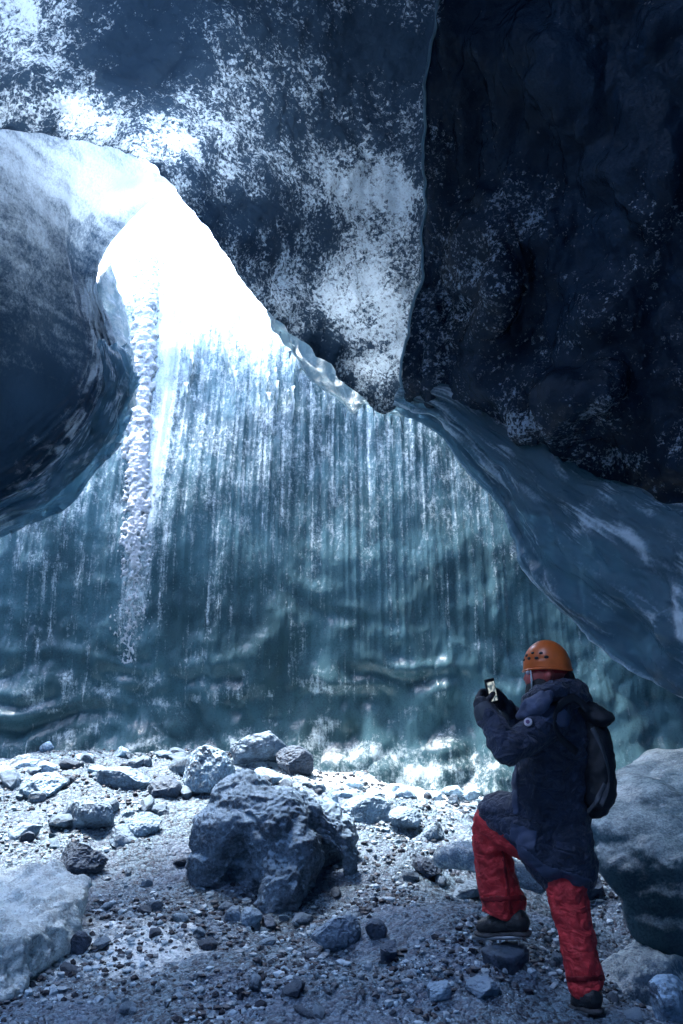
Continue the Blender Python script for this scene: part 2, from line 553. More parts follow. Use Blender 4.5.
def sheet(name, ctrl, nr, nc, mat, thick, disp, frostf, label, cat, bulges=(), jag=0.0):
    g = net(ctrl, nr, nc)
    px, py, d = g[..., 0], g[..., 1], g[..., 2].copy()
    for bx, by, rx, ry, a in bulges:
        d = d - a * np.exp(-((px - bx) / rx) ** 2 - ((py - by) / ry) ** 2)
    G = P(px, py, d)
    n = toward_camera(G, grid_normals(G))
    U, V = np.meshgrid(np.linspace(0, 1, nc), np.linspace(0, 1, nr))
    h = disp(G, U, V, px, py)
    G = G + n * h[..., None]
    FRONT[name] = G
    if jag:
        k_ = (1 - sstep(0.0, 0.16, V)) * jag
        q_ = np.stack([U * 13, V * 1.5, 0 * U], -1)
        G = G + (k_ * (0.6 * perlin(q_, 187) + 0.5 * (ridged(q_ * 2.2, 2, 188) - 0.3)))[..., None] * np.array([0.7, 0, 0.7])
    # back face of the sheet, thinner at its free (first) edge, rolled over the lip
    tk = thick(U, V)
    B = G - n * tk[..., None]
    fr = frostf(G, U, V, px, py)
    Vt = np.concatenate([G.reshape(-1, 3), B.reshape(-1, 3)])
    q1 = grid_quads(nr, nc)
    q2 = grid_quads(nr, nc, base=nr * nc)[:, ::-1]
    N0 = nr * nc
    rim = []
    for c in range(nc - 1):
        rim.append((c, N0 + c, N0 + c + 1, c + 1))
        k = (nr - 1) * nc + c
        rim.append((k, k + 1, N0 + k + 1, N0 + k))
    for r in range(nr - 1):
        a, b = r * nc, (r + 1) * nc
        rim.append((a, b, N0 + b, N0 + a))
        a, b = a + nc - 1, b + nc - 1
        rim.append((a, N0 + a, N0 + b, b))
    me = mesh_from(name, Vt, np.concatenate([q1, q2, np.array(rim)]))
    attr(me, 'frost', np.concatenate([fr.ravel(), fr.ravel()]))
    o = obj(name, me, mat, label=label, cat=cat)
    return o


def pblob(px, py, lst):
    s = 0
    for bx, by, rx, ry, a in lst:
        s = s + a * np.exp(-((px - bx) / rx) ** 2 - ((py - by) / ry) ** 2)
    return s


# -- the lobe on the left
A = [[(-400, 600, 4.6), (-60, 550, 5.9), (0, 527, 6.2), (60, 492, 6.7), (104, 444, 7.0), (126, 392, 7.2), (108, 330, 7.35), (97, 285, 7.4), (110, 246, 7.5), (150, 203, 7.6), (184, 186, 7.7)],
     [(-400, 490, 4.6), (-60, 478, 5.95), (0, 462, 6.3), (42, 434, 6.7), (78, 394, 7.0), (94, 352, 7.15), (86, 308, 7.25), (80, 268, 7.3), (92, 232, 7.3), (122, 192, 7.4), (160, 176, 7.5)],
     [(-400, 330, 4.5), (-60, 330, 5.8), (0, 325, 6.1), (35, 315, 6.45), (58, 295, 6.7), (70, 270, 6.8), (68, 245, 6.85), (70, 222, 6.9), (82, 200, 6.95), (108, 178, 7.1), (146, 166, 7.4)],
     [(-400, 70, 4.4), (-60, 92, 5.7), (0, 105, 6.05), (25, 110, 6.25), (48, 114, 6.45), (62, 117, 6.55), (76, 120, 6.65), (88, 123, 6.75), (100, 127, 6.85), (114, 134, 7.05), (132, 142, 7.35)]]


def dispA(G, U, V, px, py):
    h = 0.06 * fbm(G * 1.3, 3, 90) + 0.012 * fbm(G * 7, 3, 93)
    band = (1 - sstep(0.18, 0.50, V)) * sstep(0.12, 0.3, U) * (1 - sstep(0.62, 0.75, U))
    w = V * 75 + 2.2 * perlin(np.stack([U * 7, V * 3, 0 * U], -1), 95)
    crk = np.stack([U * 13 + V * 4, V * 15, 0 * U], -1)
    h = h + band * (0.050 * ridged(crk, 3, 191) - 0.025)
    h = h + band * (0.020 * np.sin(w) + 0.016 * np.sin(w * 2.3 + 1.0) + 0.05 * ridged(np.stack([U * 6 + V * 2, V * 20, 0 * U], -1), 3, 96))
    return h


def frostA(G, U, V, px, py):
    f = 0.12 + 0.35 * fbm(G * 1.1, 3, 98) + 0.45 * fbm(G * np.array([1.6, 1.6, 12]), 3, 99)
    f = f + pblob(px, py, [(60, 185, 120, 50, 0.55), (20, 140, 90, 26, 0.35), (130, 185, 60, 40, 0.6), (0, 420, 90, 80, -0.6), (40, 280, 60, 50, 0.0)])
    band = (1 - sstep(0.18, 0.48, V)) * sstep(0.12, 0.3, U) * (1 - sstep(0.62, 0.75, U))
    f = f + band * 1.5 * sstep(0.35, 0.85, ridged(np.stack([U * 6 + V * 2, V * 20, 0 * U], -1), 3, 96)) * sstep(-0.35, 0.3, fbm(G * 5, 3, 195)) + band * 0.7 * sstep(0.5, 0.9, ridged(np.stack([U * 13 + V * 4, V * 15, 0 * U], -1), 3, 191))
    f = f + 0.5 * (1 - sstep(0.0, 0.1, V)) * sstep(0.5, 0.6, U)
    return f


sheet('ice_overhang', A, 240, 320, M['left_ice'], lambda U, V: 0.10 + 0.35 * V, dispA, frostA,
      'smooth blue ice overhang with rippled lower edge, left of the white opening', 'ice overhang', jag=0.04)

# -- the middle roof between the opening and the seam
B = [[(-400, 105, 4.2), (0, 130, 5.9), (60, 138, 6.3), (128, 146, 7.0), (180, 187, 7.35), (216, 240, 7.35), (252, 292, 7.25), (300, 338, 7.1), (345, 378, 7.0), (385, 413, 6.9), (412, 388, 6.8), (450, 378, 6.9)],
     [(-400, 20, 4.1), (0, 62, 5.5), (70, 78, 5.9), (145, 100, 6.45), (208, 138, 6.75), (252, 186, 6.8), (290, 228, 6.75), (330, 262, 6.6), (368, 285, 6.5), (398, 290, 6.45), (420, 280, 6.45), (455, 260, 6.8)],
     [(-400, -60, 3.8), (0, -10, 5.0), (80, 0, 5.3), (155, 18, 5.6), (222, 52, 5.9), (275, 92, 6.0), (315, 120, 6.0), (350, 138, 5.95), (384, 142, 5.9), (408, 140, 5.9), (428, 135, 6.0), (465, 120, 6.3)],
     [(-400, -200, 3.3), (0, -170, 4.2), (90, -170, 4.4), (170, -160, 4.5), (240, -120, 4.7), (300, -90, 4.8), (340, -70, 4.85), (375, -60, 4.85), (405, -60, 4.9), (430, -60, 4.95), (450, -60, 5.0), (490, -60, 5.3)],
     [(-400, -500, 2.6), (0, -480, 3.1), (90, -480, 3.2), (170, -480, 3.2), (240, -470, 3.2), (300, -460, 3.3), (340, -450, 3.3), (375, -450, 3.3), (405, -450, 3.3), (430, -450, 3.4), (460, -450, 3.4), (500, -450, 3.6)]]


def dispB(G, U, V, px, py):
    return 0.11 * fbm(G * 1.2, 3, 110) + 0.08 * ridged(G * 2.6, 3, 113) + 0.014 * fbm(G * 9, 3, 116) + 0.006 * perlin(G * 28, 119)


def frostLightB(G, U, V, px, py):
    f = -0.02 + 0.40 * fbm(G * 1.3, 4, 120) + 0.40 * fbm(G * 4, 4, 126) + 0.38 * (ridged(G * 2.6, 3, 113) - 0.15)  # last term paints relief shading: pale ridges, dark creases
    f = f + pblob(px, py, [(30, 100, 80, 30, 0.5), (40, 60, 50, 20, 0.25), (15, 10, 40, 40, 0.45), (130, 55, 90, 32, -0.6), (140, 125, 60, 22, 0.45), (255, 70, 50, 60, 0.25),  # glowing and dim parts of the roof painted in as frost blobs
                           (200, 130, 40, 30, 0.35), (365, 272, 32, 44, 0.65), (330, 190, 70, 28, 0.45), (398, 330, 40, 70, 0.45), (300, 290, 50, 40, 0.32),
                           (255, 213, 60, 16, -0.5), (400, 60, 60, 60, -0.4), (180, 0, 60, 30, -0.3), (350, 30, 70, 60, -0.1), (395, 190, 30, 30, 0.3)])
    return f


sheet('ice_roof', B, 300, 380, M['roof_ice'], lambda U, V: 0.07 + 0.4 * sstep(0, 0.5, V), dispB, frostLightB,
      'speckled blue and white ice roof hanging between the bright opening and the vertical seam', 'ice roof')

# -- the dark mass on the right
C = [[(430, 420, 7.2), (480, 452, 7.0), (538, 500, 6.8), (600, 540, 6.5), (655, 575, 6.2), (720, 620, 6.0), (820, 660, 5.6), (1000, 700, 4.9), (1500, 760, 3.9)],
     [(419, 384, 6.45), (450, 405, 6.3), (500, 448, 6.1), (560, 480, 5.8), (620, 505, 5.5), (700, 530, 5.2), (800, 580, 4.8), (1000, 640, 4.2), (1500, 700, 3.4)],
     [(421, 280, 6.2), (456, 300, 6.0), (502, 320, 5.7), (560, 350, 5.4), (620, 380, 5.1), (690, 400, 4.8), (800, 430, 4.4), (1000, 450, 3.8), (1500, 480, 3.1)],
     [(430, 190, 5.9), (462, 190, 5.7), (510, 190, 5.4), (565, 200, 5.1), (625, 210, 4.8), (690, 220, 4.5), (800, 220, 4.1), (1000, 220, 3.5), (1500, 200, 2.8)],
     [(429, 80, 5.3), (470, 60, 5.1), (520, 40, 4.8), (575, 30, 4.5), (630, 20, 4.3), (690, 10, 4.1), (800, 0, 3.8), (1000, -20, 3.2), (1500, -50, 2.5)],
     [(468, -100, 4.7), (500, -110, 4.5), (545, -120, 4.3), (595, -130, 4.1), (645, -140, 3.9), (700, -150, 3.7), (800, -170, 3.4), (1000, -200, 2.9), (1500, -260, 2.2)],
     [(490, -450, 3.2), (520, -450, 3.1), (560, -450, 3.0), (600, -450, 2.9), (650, -450, 2.8), (700, -450, 2.7), (800, -450, 2.5), (1000, -450, 2.2), (1500, -450, 1.8)]]


def dispC(G, U, V, px, py):
    fold = 0.20 * np.abs(perlin(np.stack([px / 34.0, py / 150.0, 0 * px], -1), 147)) * (1 - sstep(520, 640, px)) + 0.13 * np.abs(perlin(np.stack([px / 60.0, py / 70.0, 0 * px], -1), 148))
    return fold - 0.06 + 0.16 * fbm(G * 1.1, 3, 130) + 0.07 * ridged(G * 2.3, 3, 133) + 0.02 * fbm(G * 8, 3, 136) + 0.007 * perlin(G * 26, 139)


def frostLightC(G, U, V, px, py):
    f = -0.20 + 0.5 * fbm(G * 1.5, 4, 140) + 0.25 * fbm(G * 5, 3, 145)
    f = f + pblob(px, py, [(505, 205, 30, 40, 0.35), (550, 225, 28, 26, 0.40), (465, 300, 40, 75, 0.40), (500, 280, 24, 60, 0.2), (525, 425, 26, 16, 0.6), (585, 420, 36, 20, 0.55), (600, 462, 30, 14, 0.6),  # lit bulges and ledges painted in as frost patches
                           (590, 340, 40, 50, 0.28), (452, 15, 12, 30, 0.6), (440, 160, 14, 60, 0.2), (600, 60, 130, 110, -0.45), (430, 370, 20, 40, 0.3), (660, 560, 40, 14, 0.4)])
    return f


sheet('rock_ice_wall', C, 340, 340, M['dark_ice'], lambda U, V: 0.10 + 0.35 * V * (U * 0.5 + 0.5), dispC, frostLightC,
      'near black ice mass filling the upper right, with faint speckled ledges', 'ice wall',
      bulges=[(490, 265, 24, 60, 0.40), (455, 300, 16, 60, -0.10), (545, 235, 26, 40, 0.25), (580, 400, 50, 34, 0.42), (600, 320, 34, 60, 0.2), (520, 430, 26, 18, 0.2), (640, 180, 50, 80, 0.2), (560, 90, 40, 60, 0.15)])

sg = FRONT['rock_ice_wall'][60:320:4, 0]
tube('ice_rim', [Vector((q[0] - 0.010, q[1] - 0.01, q[2])) for q in sg], (0.010, 0.014), M['flange_ice'], bpy.data.objects['rock_ice_wall'], seg=6)

# -- the curtain that hangs along the lower edge of the dark mass
D = [[(392, 410, 6.95), (436, 420, 6.6), (470, 460, 6.4), (505, 502, 6.2), (530, 555, 5.95), (548, 593, 5.75), (600, 637, 5.45), (650, 672, 5.15), (690, 696, 4.9), (800, 745, 4.5)],
     [(396, 400, 6.75), (440, 408, 6.4), (478, 444, 6.15), (516, 482, 5.9), (547, 522, 5.6), (574, 548, 5.4), (620, 585, 5.1), (665, 612, 4.85), (700, 632, 4.65), (800, 670, 4.3)],
     [(402, 388, 6.6), (444, 397, 6.25), (486, 428, 6.0), (530, 460, 5.7), (565, 485, 5.45), (600, 502, 5.25), (640, 522, 5.0), (680, 540, 4.8), (715, 555, 4.6), (800, 590, 4.25)],
     [(406, 378, 6.5), (444, 388, 6.3), (486, 420, 6.1), (532, 450, 5.85), (566, 472, 5.65), (602, 488, 5.45), (642, 503, 5.25), (680, 516, 5.05), (715, 528, 4.85), (800, 560, 4.5)]]


def dispD(G, U, V, px, py):
    q = np.stack([U * 5, V * 9, 0 * U], -1)
    w = V * 26 + 3.0 * perlin(q * np.array([1.2, 0.3, 1]), 150)
    h = 0.030 * np.sin(w) * sstep(0, 0.1, U) + 0.05 * ridged(np.stack([U * 6, V * 7, 0 * U], -1), 3, 151) + 0.04 * fbm(G * 3, 3, 153) + 0.01 * fbm(G * 10, 2, 154)
    return h * 0.8 + 0.05 * ridged(np.stack([U * 3.5, V * 5.5 + U * 2, 0 * U], -1), 2, 158) * sstep(0, 0.08, U)


def frostGlintD(G, U, V, px, py):
    f = -0.05 + 0.25 * fbm(G * 2, 3, 155) + 0.35 * sstep(0.70, 0.99, ridged(np.stack([U * 3.5, V * 5.5 + U * 2, 0 * U], -1), 2, 158)) + 0.30 * sstep(0.75, 0.99, ridged(np.stack([U * 7, V * 14 + U * 4, 0 * U], -1), 2, 159)) - 0.08
    for v0, am in ((0.42, 0.7), (0.66, 0.5), (0.2, 0.4)):
        vl = v0 + 0.14 * np.sin(U * 7 + v0 * 9) + 0.08 * perlin(np.stack([U * 9, V * 0 + v0, 0 * U], -1), 160)
        f = f + am * np.exp(-((V - vl) / 0.035) ** 2) * (0.4 + 0.6 * sstep(-0.2, 0.3, perlin(np.stack([U * 14, V * 2, 0 * U], -1), 161)))
    f = f + 0.55 * sstep(0.45, 0.85, ridged(np.stack([U * 3.5, V * 34 + U * 6, 0 * U], -1), 2, 162)) * sstep(-0.25, 0.35, fbm(np.stack([U * 8, V * 5, 0 * U], -1), 2, 164))  # glints and fold highlights of the curtain painted as pale streaks
    f = f + 0.7 * (1 - sstep(0.01, 0.045, V)) + 0.35 * (1 - sstep(0.05, 0.3, U)) + 0.25 * (1 - sstep(0.0, 0.05, 1 - V))
    return f


sheet('ice_curtain', D, 160, 420, M['curtain_ice'], lambda U, V: 0.025 + 0.05 * V, dispD, frostGlintD,
      'translucent rippled ice curtain sweeping down above the helmeted walker', 'ice curtain')

# ------------------------------------------------------------------ the glacier round the cave, open above the back wall and through an added fill hole
def glacier():
    hx = np.linspace(-15, 15, 61)
    hy = np.linspace(-14, 22, 73)
    HX, HY = np.meshgrid(hx, hy)
    p = np.stack([HX, HY, 0 * HX], -1)
    top = 9.4 + 0.25 * fbm(p * 0.25, 3, 170)
    bot = top - 0.7
    inside = ((HX + 2.8) / 3.5) ** 2 + ((HY - 12.0) / 8.0) ** 2
    hole = (inside < 1.0) | (((HX + 4.4) / 2.9) ** 2 + ((HY - 1.5) / 4.0) ** 2 < 1.0)  # second hole: unseen, added on the left as fill light
    V, Q = [], []
    n = HX.size
    Vt = np.concatenate([np.stack([HX, HY, top], -1).reshape(-1, 3), np.stack([HX, HY, bot], -1).reshape(-1, 3)])
    nr, nc = HX.shape
    open_c = (hole[:-1, :-1] & hole[1:, :-1] & hole[:-1, 1:] & hole[1:, 1:])
    for r in range(nr - 1):
        for c in range(nc - 1):
            a, b, cc, d = r * nc + c, r * nc + c + 1, (r + 1) * nc + c + 1, (r + 1) * nc + c
            if not open_c[r, c]:
                Q.append((a, b, cc, d))
                Q.append((n + a, n + d, n + cc, n + b))
            else:
                for (dr, dc, e) in ((-1, 0, (a, b)), (1, 0, (cc, d)), (0, -1, (d, a)), (0, 1, (b, cc))):
                    if not open_c[r + dr, c + dc]:
                        Q.append((e[0], e[1], n + e[1], n + e[0]))
    # side and rear walls of the cave, with a mouth at the back left
    base = len(Vt)
    ang = np.linspace(R(-38), R(218), 90)
    zz = np.linspace(-0.6, 9.0, 16)
    AA, ZZ = np.meshgrid(ang, zz)
    Xw = 7.0 * np.cos(AA) * 0.95
    Yw = 0.5 - 7.5 * np.sin(AA)
    Yw = np.where(Yw > 0.5, 0.5 + (Yw - 0.5) * 1.6, Yw)
    pw = np.stack([Xw, Yw, ZZ], -1)
    pw = pw + np.stack([0.4 * fbm(pw * 0.5, 2, 180), 0.4 * fbm(pw * 0.5, 2, 181), 0 * ZZ], -1)
    Vt = np.concatenate([Vt, pw.reshape(-1, 3)])
    for r in range(15):
        for c in range(89):
            am = (ang[c] + ang[c + 1]) / 2
            if MOUTH[0] < math.degrees(am) < MOUTH[1] and zz[r] < MOUTH[2]:
                continue
            Q.append((base + r * 90 + c, base + r * 90 + c + 1, base + (r + 1) * 90 + c + 1, base + (r + 1) * 90 + c))
    me = mesh_from('glacier', Vt, np.array(Q))
    attr(me, 'frost', np.concatenate([np.full(n, 1.0), np.full(n, -0.2), np.full(90 * 16, -0.2)]))
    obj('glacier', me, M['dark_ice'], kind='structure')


MOUTH = (0, 0, 0)
glacier()

# ------------------------------------------------------------------ blob modelling
def V3(px, py, d):
    return Vector(P(px, py, d).tolist())


def chain(pts, step=0.35):
    """(px, py, depth, radius px) list -> dense spheres (world position, radius m)."""
    out = []
    for a, b in zip(pts[:-1], pts[1:]):
        pa, pb = V3(*a[:3]), V3(*b[:3])
        ra, rb = a[3] * a[2] / F, b[3] * b[2] / F
        n = max(2, int((pb - pa).length / (step * min(ra, rb))) + 1)
        n = min(n, 40)
        for k in range(n + 1):
            t = k / n
            out.append((pa.lerp(pb, t), ra + (rb - ra) * t))
    return out


def wchain(pts, step=0.35):
    """the same with world positions and radii in metres."""
    out = []
    for a, b in zip(pts[:-1], pts[1:]):
        pa, pb = Vector(a[0]), Vector(b[0])
        n = min(40, max(2, int((pb - pa).length / (step * min(a[1], b[1]))) + 1))
        for k in range(n + 1):
            t = k / n
            out.append((pa.lerp(pb, t), a[1] + (b[1] - a[1]) * t))
    return out


_ico = {}


def ico(sub):
    if sub not in _ico:
        bm = bmesh.new()
        bmesh.ops.create_icosphere(bm, subdivisions=sub, radius=1.0)
        v = np.array([x.co[:] for x in bm.verts])
        f = np.array([[x.index for x in p.verts] for p in bm.faces])
        bm.free()
        _ico[sub] = (v, f)
    return _ico[sub]


def balls_mesh(name, balls, sub=2):
    v0, f0 = ico(sub)
    V, Q = [], []
    for i, b in enumerate(balls):
        s = np.array(b[2]) if len(b) > 2 else np.ones(3)
        V.append(v0 * b[1] * s + np.array(b[0][:]))
        Q.append(f0 + i * len(v0))
    return mesh_from(name, np.concatenate(V), np.concatenate(Q))


def remesh(me, voxel, smooth=4, factor=0.5):
    o = bpy.data.objects.new('tmp', me)
    COL.objects.link(o)
    m = o.modifiers.new('r', 'REMESH')
    m.mode = 'VOXEL'
    m.voxel_size = voxel
    if smooth:
        s = o.modifiers.new('s', 'SMOOTH')
        s.iterations = smooth
        s.factor = factor
    apply_mods(o)
    me2 = o.data
    bpy.data.objects.remove(o)
    me2.polygons.foreach_set('use_smooth', np.ones(len(me2.polygons), bool))
    return me2


def vco(me):
    a = np.empty(len(me.vertices) * 3, np.float32)
    me.vertices.foreach_get('co', a)
    return a.reshape(-1, 3).astype(float)


def vno(me):
    return np.array([n.vector[:] for n in me.vertex_normals])


def displace(me, fn):
    p, n = vco(me), vno(me)
    p = p + n * fn(p, n)[:, None]
    me.vertices.foreach_set('co', p.astype(np.float32).ravel())
    me.update()
    return me


def blob(name, balls, mat, parent=None, voxel=0.008, smooth=4, fn=None, **kw):
    me = remesh(balls_mesh(name, balls), voxel, smooth)
    me.name = name
    if fn:
        displace(me, fn)
    return obj(name, me, mat, parent, **kw)


def folds(amp, f=9.0, seed=200, st=(1, 1, 1)):
    return lambda p, n: amp * (ridged(p * f * np.array(st), 3, seed) - 0.3) + amp * 0.5 * fbm(p * f * 2.7, 2, seed + 5)


def box_mesh(name, size, mat4, bev=0.004):
    bm = bmesh.new()
    bmesh.ops.create_cube(bm, size=1.0)
    bmesh.ops.scale(bm, vec=size, verts=bm.verts)
    bmesh.ops.bevel(bm, geom=bm.edges[:], offset=bev, segments=3, affect='EDGES', profile=0.6)
    bm.transform(mat4)
    me = bpy.data.meshes.new(name)
    bm.to_mesh(me)
    bm.free()
    me.polygons.foreach_set('use_smooth', np.ones(len(me.polygons), bool))
    return me


# ------------------------------------------------------------------ the walker
M['jacket'] = plain_mat('navy_shell_fabric', (0.019, 0.032, 0.075), 0.55, var=0.3, scale=14, bump=0.35, bscale=350, sheen=0.15, wrinkle=0.6)
M['jacket_light'] = plain_mat('blue_shell_fabric', (0.065, 0.088, 0.165), 0.55, var=0.25, scale=18, bump=0.3, bscale=350)
M['trousers'] = plain_mat('red_shell_fabric', (0.76, 0.045, 0.055), 0.6, var=0.3, scale=10, bump=0.35, bscale=350, wrinkle=0.38)
M['helmet'] = plain_mat('orange_helmet_plastic', (0.70, 0.145, 0.03), 0.32, var=0.12, scale=20)
M['black'] = plain_mat('black_rubber', (0.012, 0.013, 0.017), 0.55, var=0.3, scale=30, bump=0.3)
M['boot'] = plain_mat('boot_leather', (0.022, 0.025, 0.032), 0.38, var=0.4, scale=40, bump=0.4)
M['glove'] = plain_mat('dark_glove', (0.03, 0.036, 0.055), 0.65, var=0.35, scale=40, bump=0.4)
M['skin'] = plain_mat('skin', (0.42, 0.08, 0.07), 0.5, var=0.12, scale=30)
M['cap'] = plain_mat('red_cap', (0.40, 0.02, 0.03), 0.8, var=0.3, scale=60)
M['metal'] = plain_mat('steel', (0.35, 0.37, 0.40), 0.35, metal=1.0, var=0.2)
M['strap'] = plain_mat('pale_strap', (0.55, 0.58, 0.62), 0.6, var=0.2)
M['webbing'] = plain_mat('grey_webbing', (0.06, 0.07, 0.09), 0.6, var=0.2)
M['pack'] = plain_mat('pack_fabric', (0.008, 0.012, 0.022), 0.6, var=0.35, scale=20, bump=0.4, bscale=300)
M['badge'] = plain_mat('badge_white', (0.65, 0.60, 0.66), 0.6, var=0.15)
M['badge_dark'] = plain_mat('badge_violet', (0.16, 0.08, 0.20), 0.6, var=0.2)
M['sole'] = plain_mat('sole_rubber', (0.06, 0.065, 0.075), 0.7, var=0.4, scale=50, bump=0.4)


def screen_mat():
    t = NT('phone_screen')
    v = t.coords()
    n1 = t.noise(v, 55, 3, 0.6)
    col = t.mix(t.ramp(n1, 0.4, 0.6), (0.10, 0.16, 0.20), (0.75, 0.82, 0.80))
    pr = t.n('BsdfPrincipled', {'Base Color': (0.02, 0.02, 0.02), 'Roughness': 0.15, 'Emission Color': col, 'Emission Strength': 0.045})
    return t.surf(pr.outputs[0])


M['screen'] = screen_mat()

base = V3(548, 985, 4.25)
who = empty('person', (base.x, base.y, 0.05), 'walker in orange helmet, navy parka and red trousers stepping uphill and looking at a phone', 'person')
DP = 4.28
# body: one skin from head to feet, inside the clothes
body = chain([(550, 690, DP, 12), (552, 700, DP, 15), (554, 722, DP, 27), (552, 760, DP, 28), (552, 800, DP, 27), (553, 835, DP, 26)])
body += chain([(545, 676, DP, 18), (547, 670, DP, 19)])                                        # skull
body += chain([(536, 681, DP - 0.02, 11), (534, 687, DP - 0.02, 7)])                           # jaw, chin
body += wchain([(V3(529, 672, DP), 0.014), (V3(526.5, 679, DP), 0.016)])                       # nose
body += wchain([(V3(549, 676, DP - 0.095), 0.020), (V3(549, 681, DP - 0.09), 0.013)])          # near ear
body += wchain([(V3(546, 676, DP + 0.095), 0.020), (V3(546, 681, DP + 0.09), 0.013)])
body += wchain([(V3(529, 684.5, DP), 0.012), (V3(530, 686, DP), 0.012)])                       # lips
body += chain([(552, 722, 4.16, 13), (509, 748, 4.04, 10), (489, 718, 4.10, 8), (483, 708, 4.12, 7)])
body += chain([(560, 718, 4.46, 13), (524, 748, 4.56, 10), (511, 716, 4.42, 8), (508, 709, 4.38, 7)])
body += chain([(549, 838, 4.30, 20), (489, 822, 4.44, 12), (499, 880, 4.50, 10), (505, 920, 4.50, 7)])
body += chain([(560, 842, 4.26, 20), (573, 920, 4.18, 12), (586, 975, 4.15, 10), (588, 998, 4.15, 7)])
blob('body', body, M['skin'], who, voxel=0.008, smooth=2)
for dz in (0.035, -0.035):
    q = V3(528, 672.5, DP + dz)
    obj('eye', balls_mesh('eye', [(q, 0.010)]), M['badge'], who)

# parka
jk = [(b[0], b[1], (1, 0.82, 1)) for b in chain([(561, 702, DP, 25), (559, 722, DP, 34), (555, 752, DP, 38), (551, 785, DP, 39), (550, 815, DP, 40), (553, 842, DP, 36), (562, 860, DP, 34), (568, 874, DP - 0.03, 28)])]
jk += chain([(556, 712, 4.18, 17), (549, 722, 4.14, 20), (527, 738, 4.06, 18), (509, 748, 4.00, 17), (500, 737, 4.03, 15.5), (488, 716, 4.10, 12.5)])
jk += chain([(562, 715, 4.46, 20), (525, 748, 4.56, 17), (512, 718, 4.43, 13)])
jk += chain([(545, 822, 4.28, 33), (515, 818, 4.36, 26), (494, 812, 4.42, 18)])
jk += chain([(568, 845, 4.2, 25), (575, 868, 4.2, 20)])
jk += chain([(535, 845, 4.22, 18), (552, 866, 4.2, 16)])
jm = remesh(balls_mesh('jacket', jk), 0.0065, 9)
displace(jm, lambda p, n: 0.026 * np.abs(perlin((p + 0.4 * p[:, [2, 0, 0]]) * np.array([4, 4, 9]), 210)) + 0.012 * np.abs(perlin((p - 0.5 * p[:, [2, 2, 0]]) * np.array([9, 9, 18]), 211)) + 0.003 * fbm(p * 26, 2, 214) - 0.010)
jo = obj('jacket', jm, M['jacket'], who)
# collar, hood and front flap
hood = chain([(530, 699, 4.2, 7), (540, 694, 4.14, 9), (556, 690, 4.14, 10), (572, 690, 4.22, 12), (576, 692, 4.34, 12), (562, 690, 4.44, 10), (544, 694, 4.42, 8), (530, 700, 4.34, 7), (528, 701, 4.26, 7), (530, 699, 4.2, 7)])
hood += chain([(570, 694, 4.2, 14), (580, 703, 4.26, 13), (576, 700, 4.36, 14)])
blob('hood', hood, M['jacket'], jo, voxel=0.008, smooth=5, fn=folds(0.010, 12, 220))
flap = chain([(521, 716, 4.12, 5), (529, 705, 4.10, 7), (542, 697, 4.08, 6), (550, 694, 4.08, 4)]) + chain([(527, 714, 4.09, 6), (541, 706, 4.05, 7), (549, 699, 4.05, 4)])
blob('collar', flap, M['jacket_light'], jo, voxel=0.007, smooth=5, fn=folds(0.008, 16, 225))
def pix(p):
    """where world points fall in the photograph."""
    q = p - np.array([0, 0, CAMZ])
    zc = q[:, 1] * math.cos(TILT) + q[:, 2] * math.sin(TILT)
    yc = -q[:, 1] * math.sin(TILT) + q[:, 2] * math.cos(TILT)
    return 341.5 + F * q[:, 0] / zc, 512 - F * yc / zc


def inside(x, y, poly):
    r_ = np.zeros(len(x), bool)
    for (x1, y1), (x2, y2) in zip(poly, poly[1:] + poly[:1]):
        c_ = ((y1 > y) != (y2 > y)) & (x < (x2 - x1) * (y - y1) / (y2 - y1 + 1e-9) + x1)
        r_ ^= c_
    return r_


def panel(name, me, poly, off, mat, parent):
    """a patch of cloth sewn on the garment: its faces inside this outline, raised a little and given thickness."""
    b_ = np.array(who['_base'])
    p_ = vco(me)
    n_ = vno(me)
    x, y = pix(p_ + b_)
    cam_side = ((np.array([0, 0, CAMZ]) - p_ - b_) * n_).sum(1) > 0.3
    ok = inside(x, y, poly) & cam_side
    fs = [tuple(f.vertices) for f in me.polygons if all(ok[v] for v in f.vertices)]
    par = {}

    def find(a_):
        while par.setdefault(a_, a_) != a_:
            par[a_] = par[par[a_]]
            a_ = par[a_]
        return a_
    for f in fs:
        for v in f[1:]:
            par[find(v)] = find(f[0])
    tally = {}
    for f in fs:
        tally.setdefault(find(f[0]), []).append(f)
    if not tally:
        return None
    fs = max(tally.values(), key=len)
    used = sorted({v for f in fs for v in f})
    ix = {v: k for k, v in enumerate(used)}
    m2 = mesh_from(name, p_[used] + n_[used] * off + b_, [tuple(ix[v] for v in f) for f in fs])
    t_ = bpy.data.objects.new('tmp', m2)
    COL.objects.link(t_)
    sl = t_.modifiers.new('s', 'SOLIDIFY')
    sl.thickness = off + 0.004
    sl.offset = -1
    sm = t_.modifiers.new('m', 'SMOOTH')
    sm.iterations = 2
    apply_mods(t_)
    m2 = t_.data
    bpy.data.objects.remove(t_)
    m2.name = name
    m2.polygons.foreach_set('use_smooth', np.ones(len(m2.polygons), bool))
    return obj(name, m2, mat, parent)


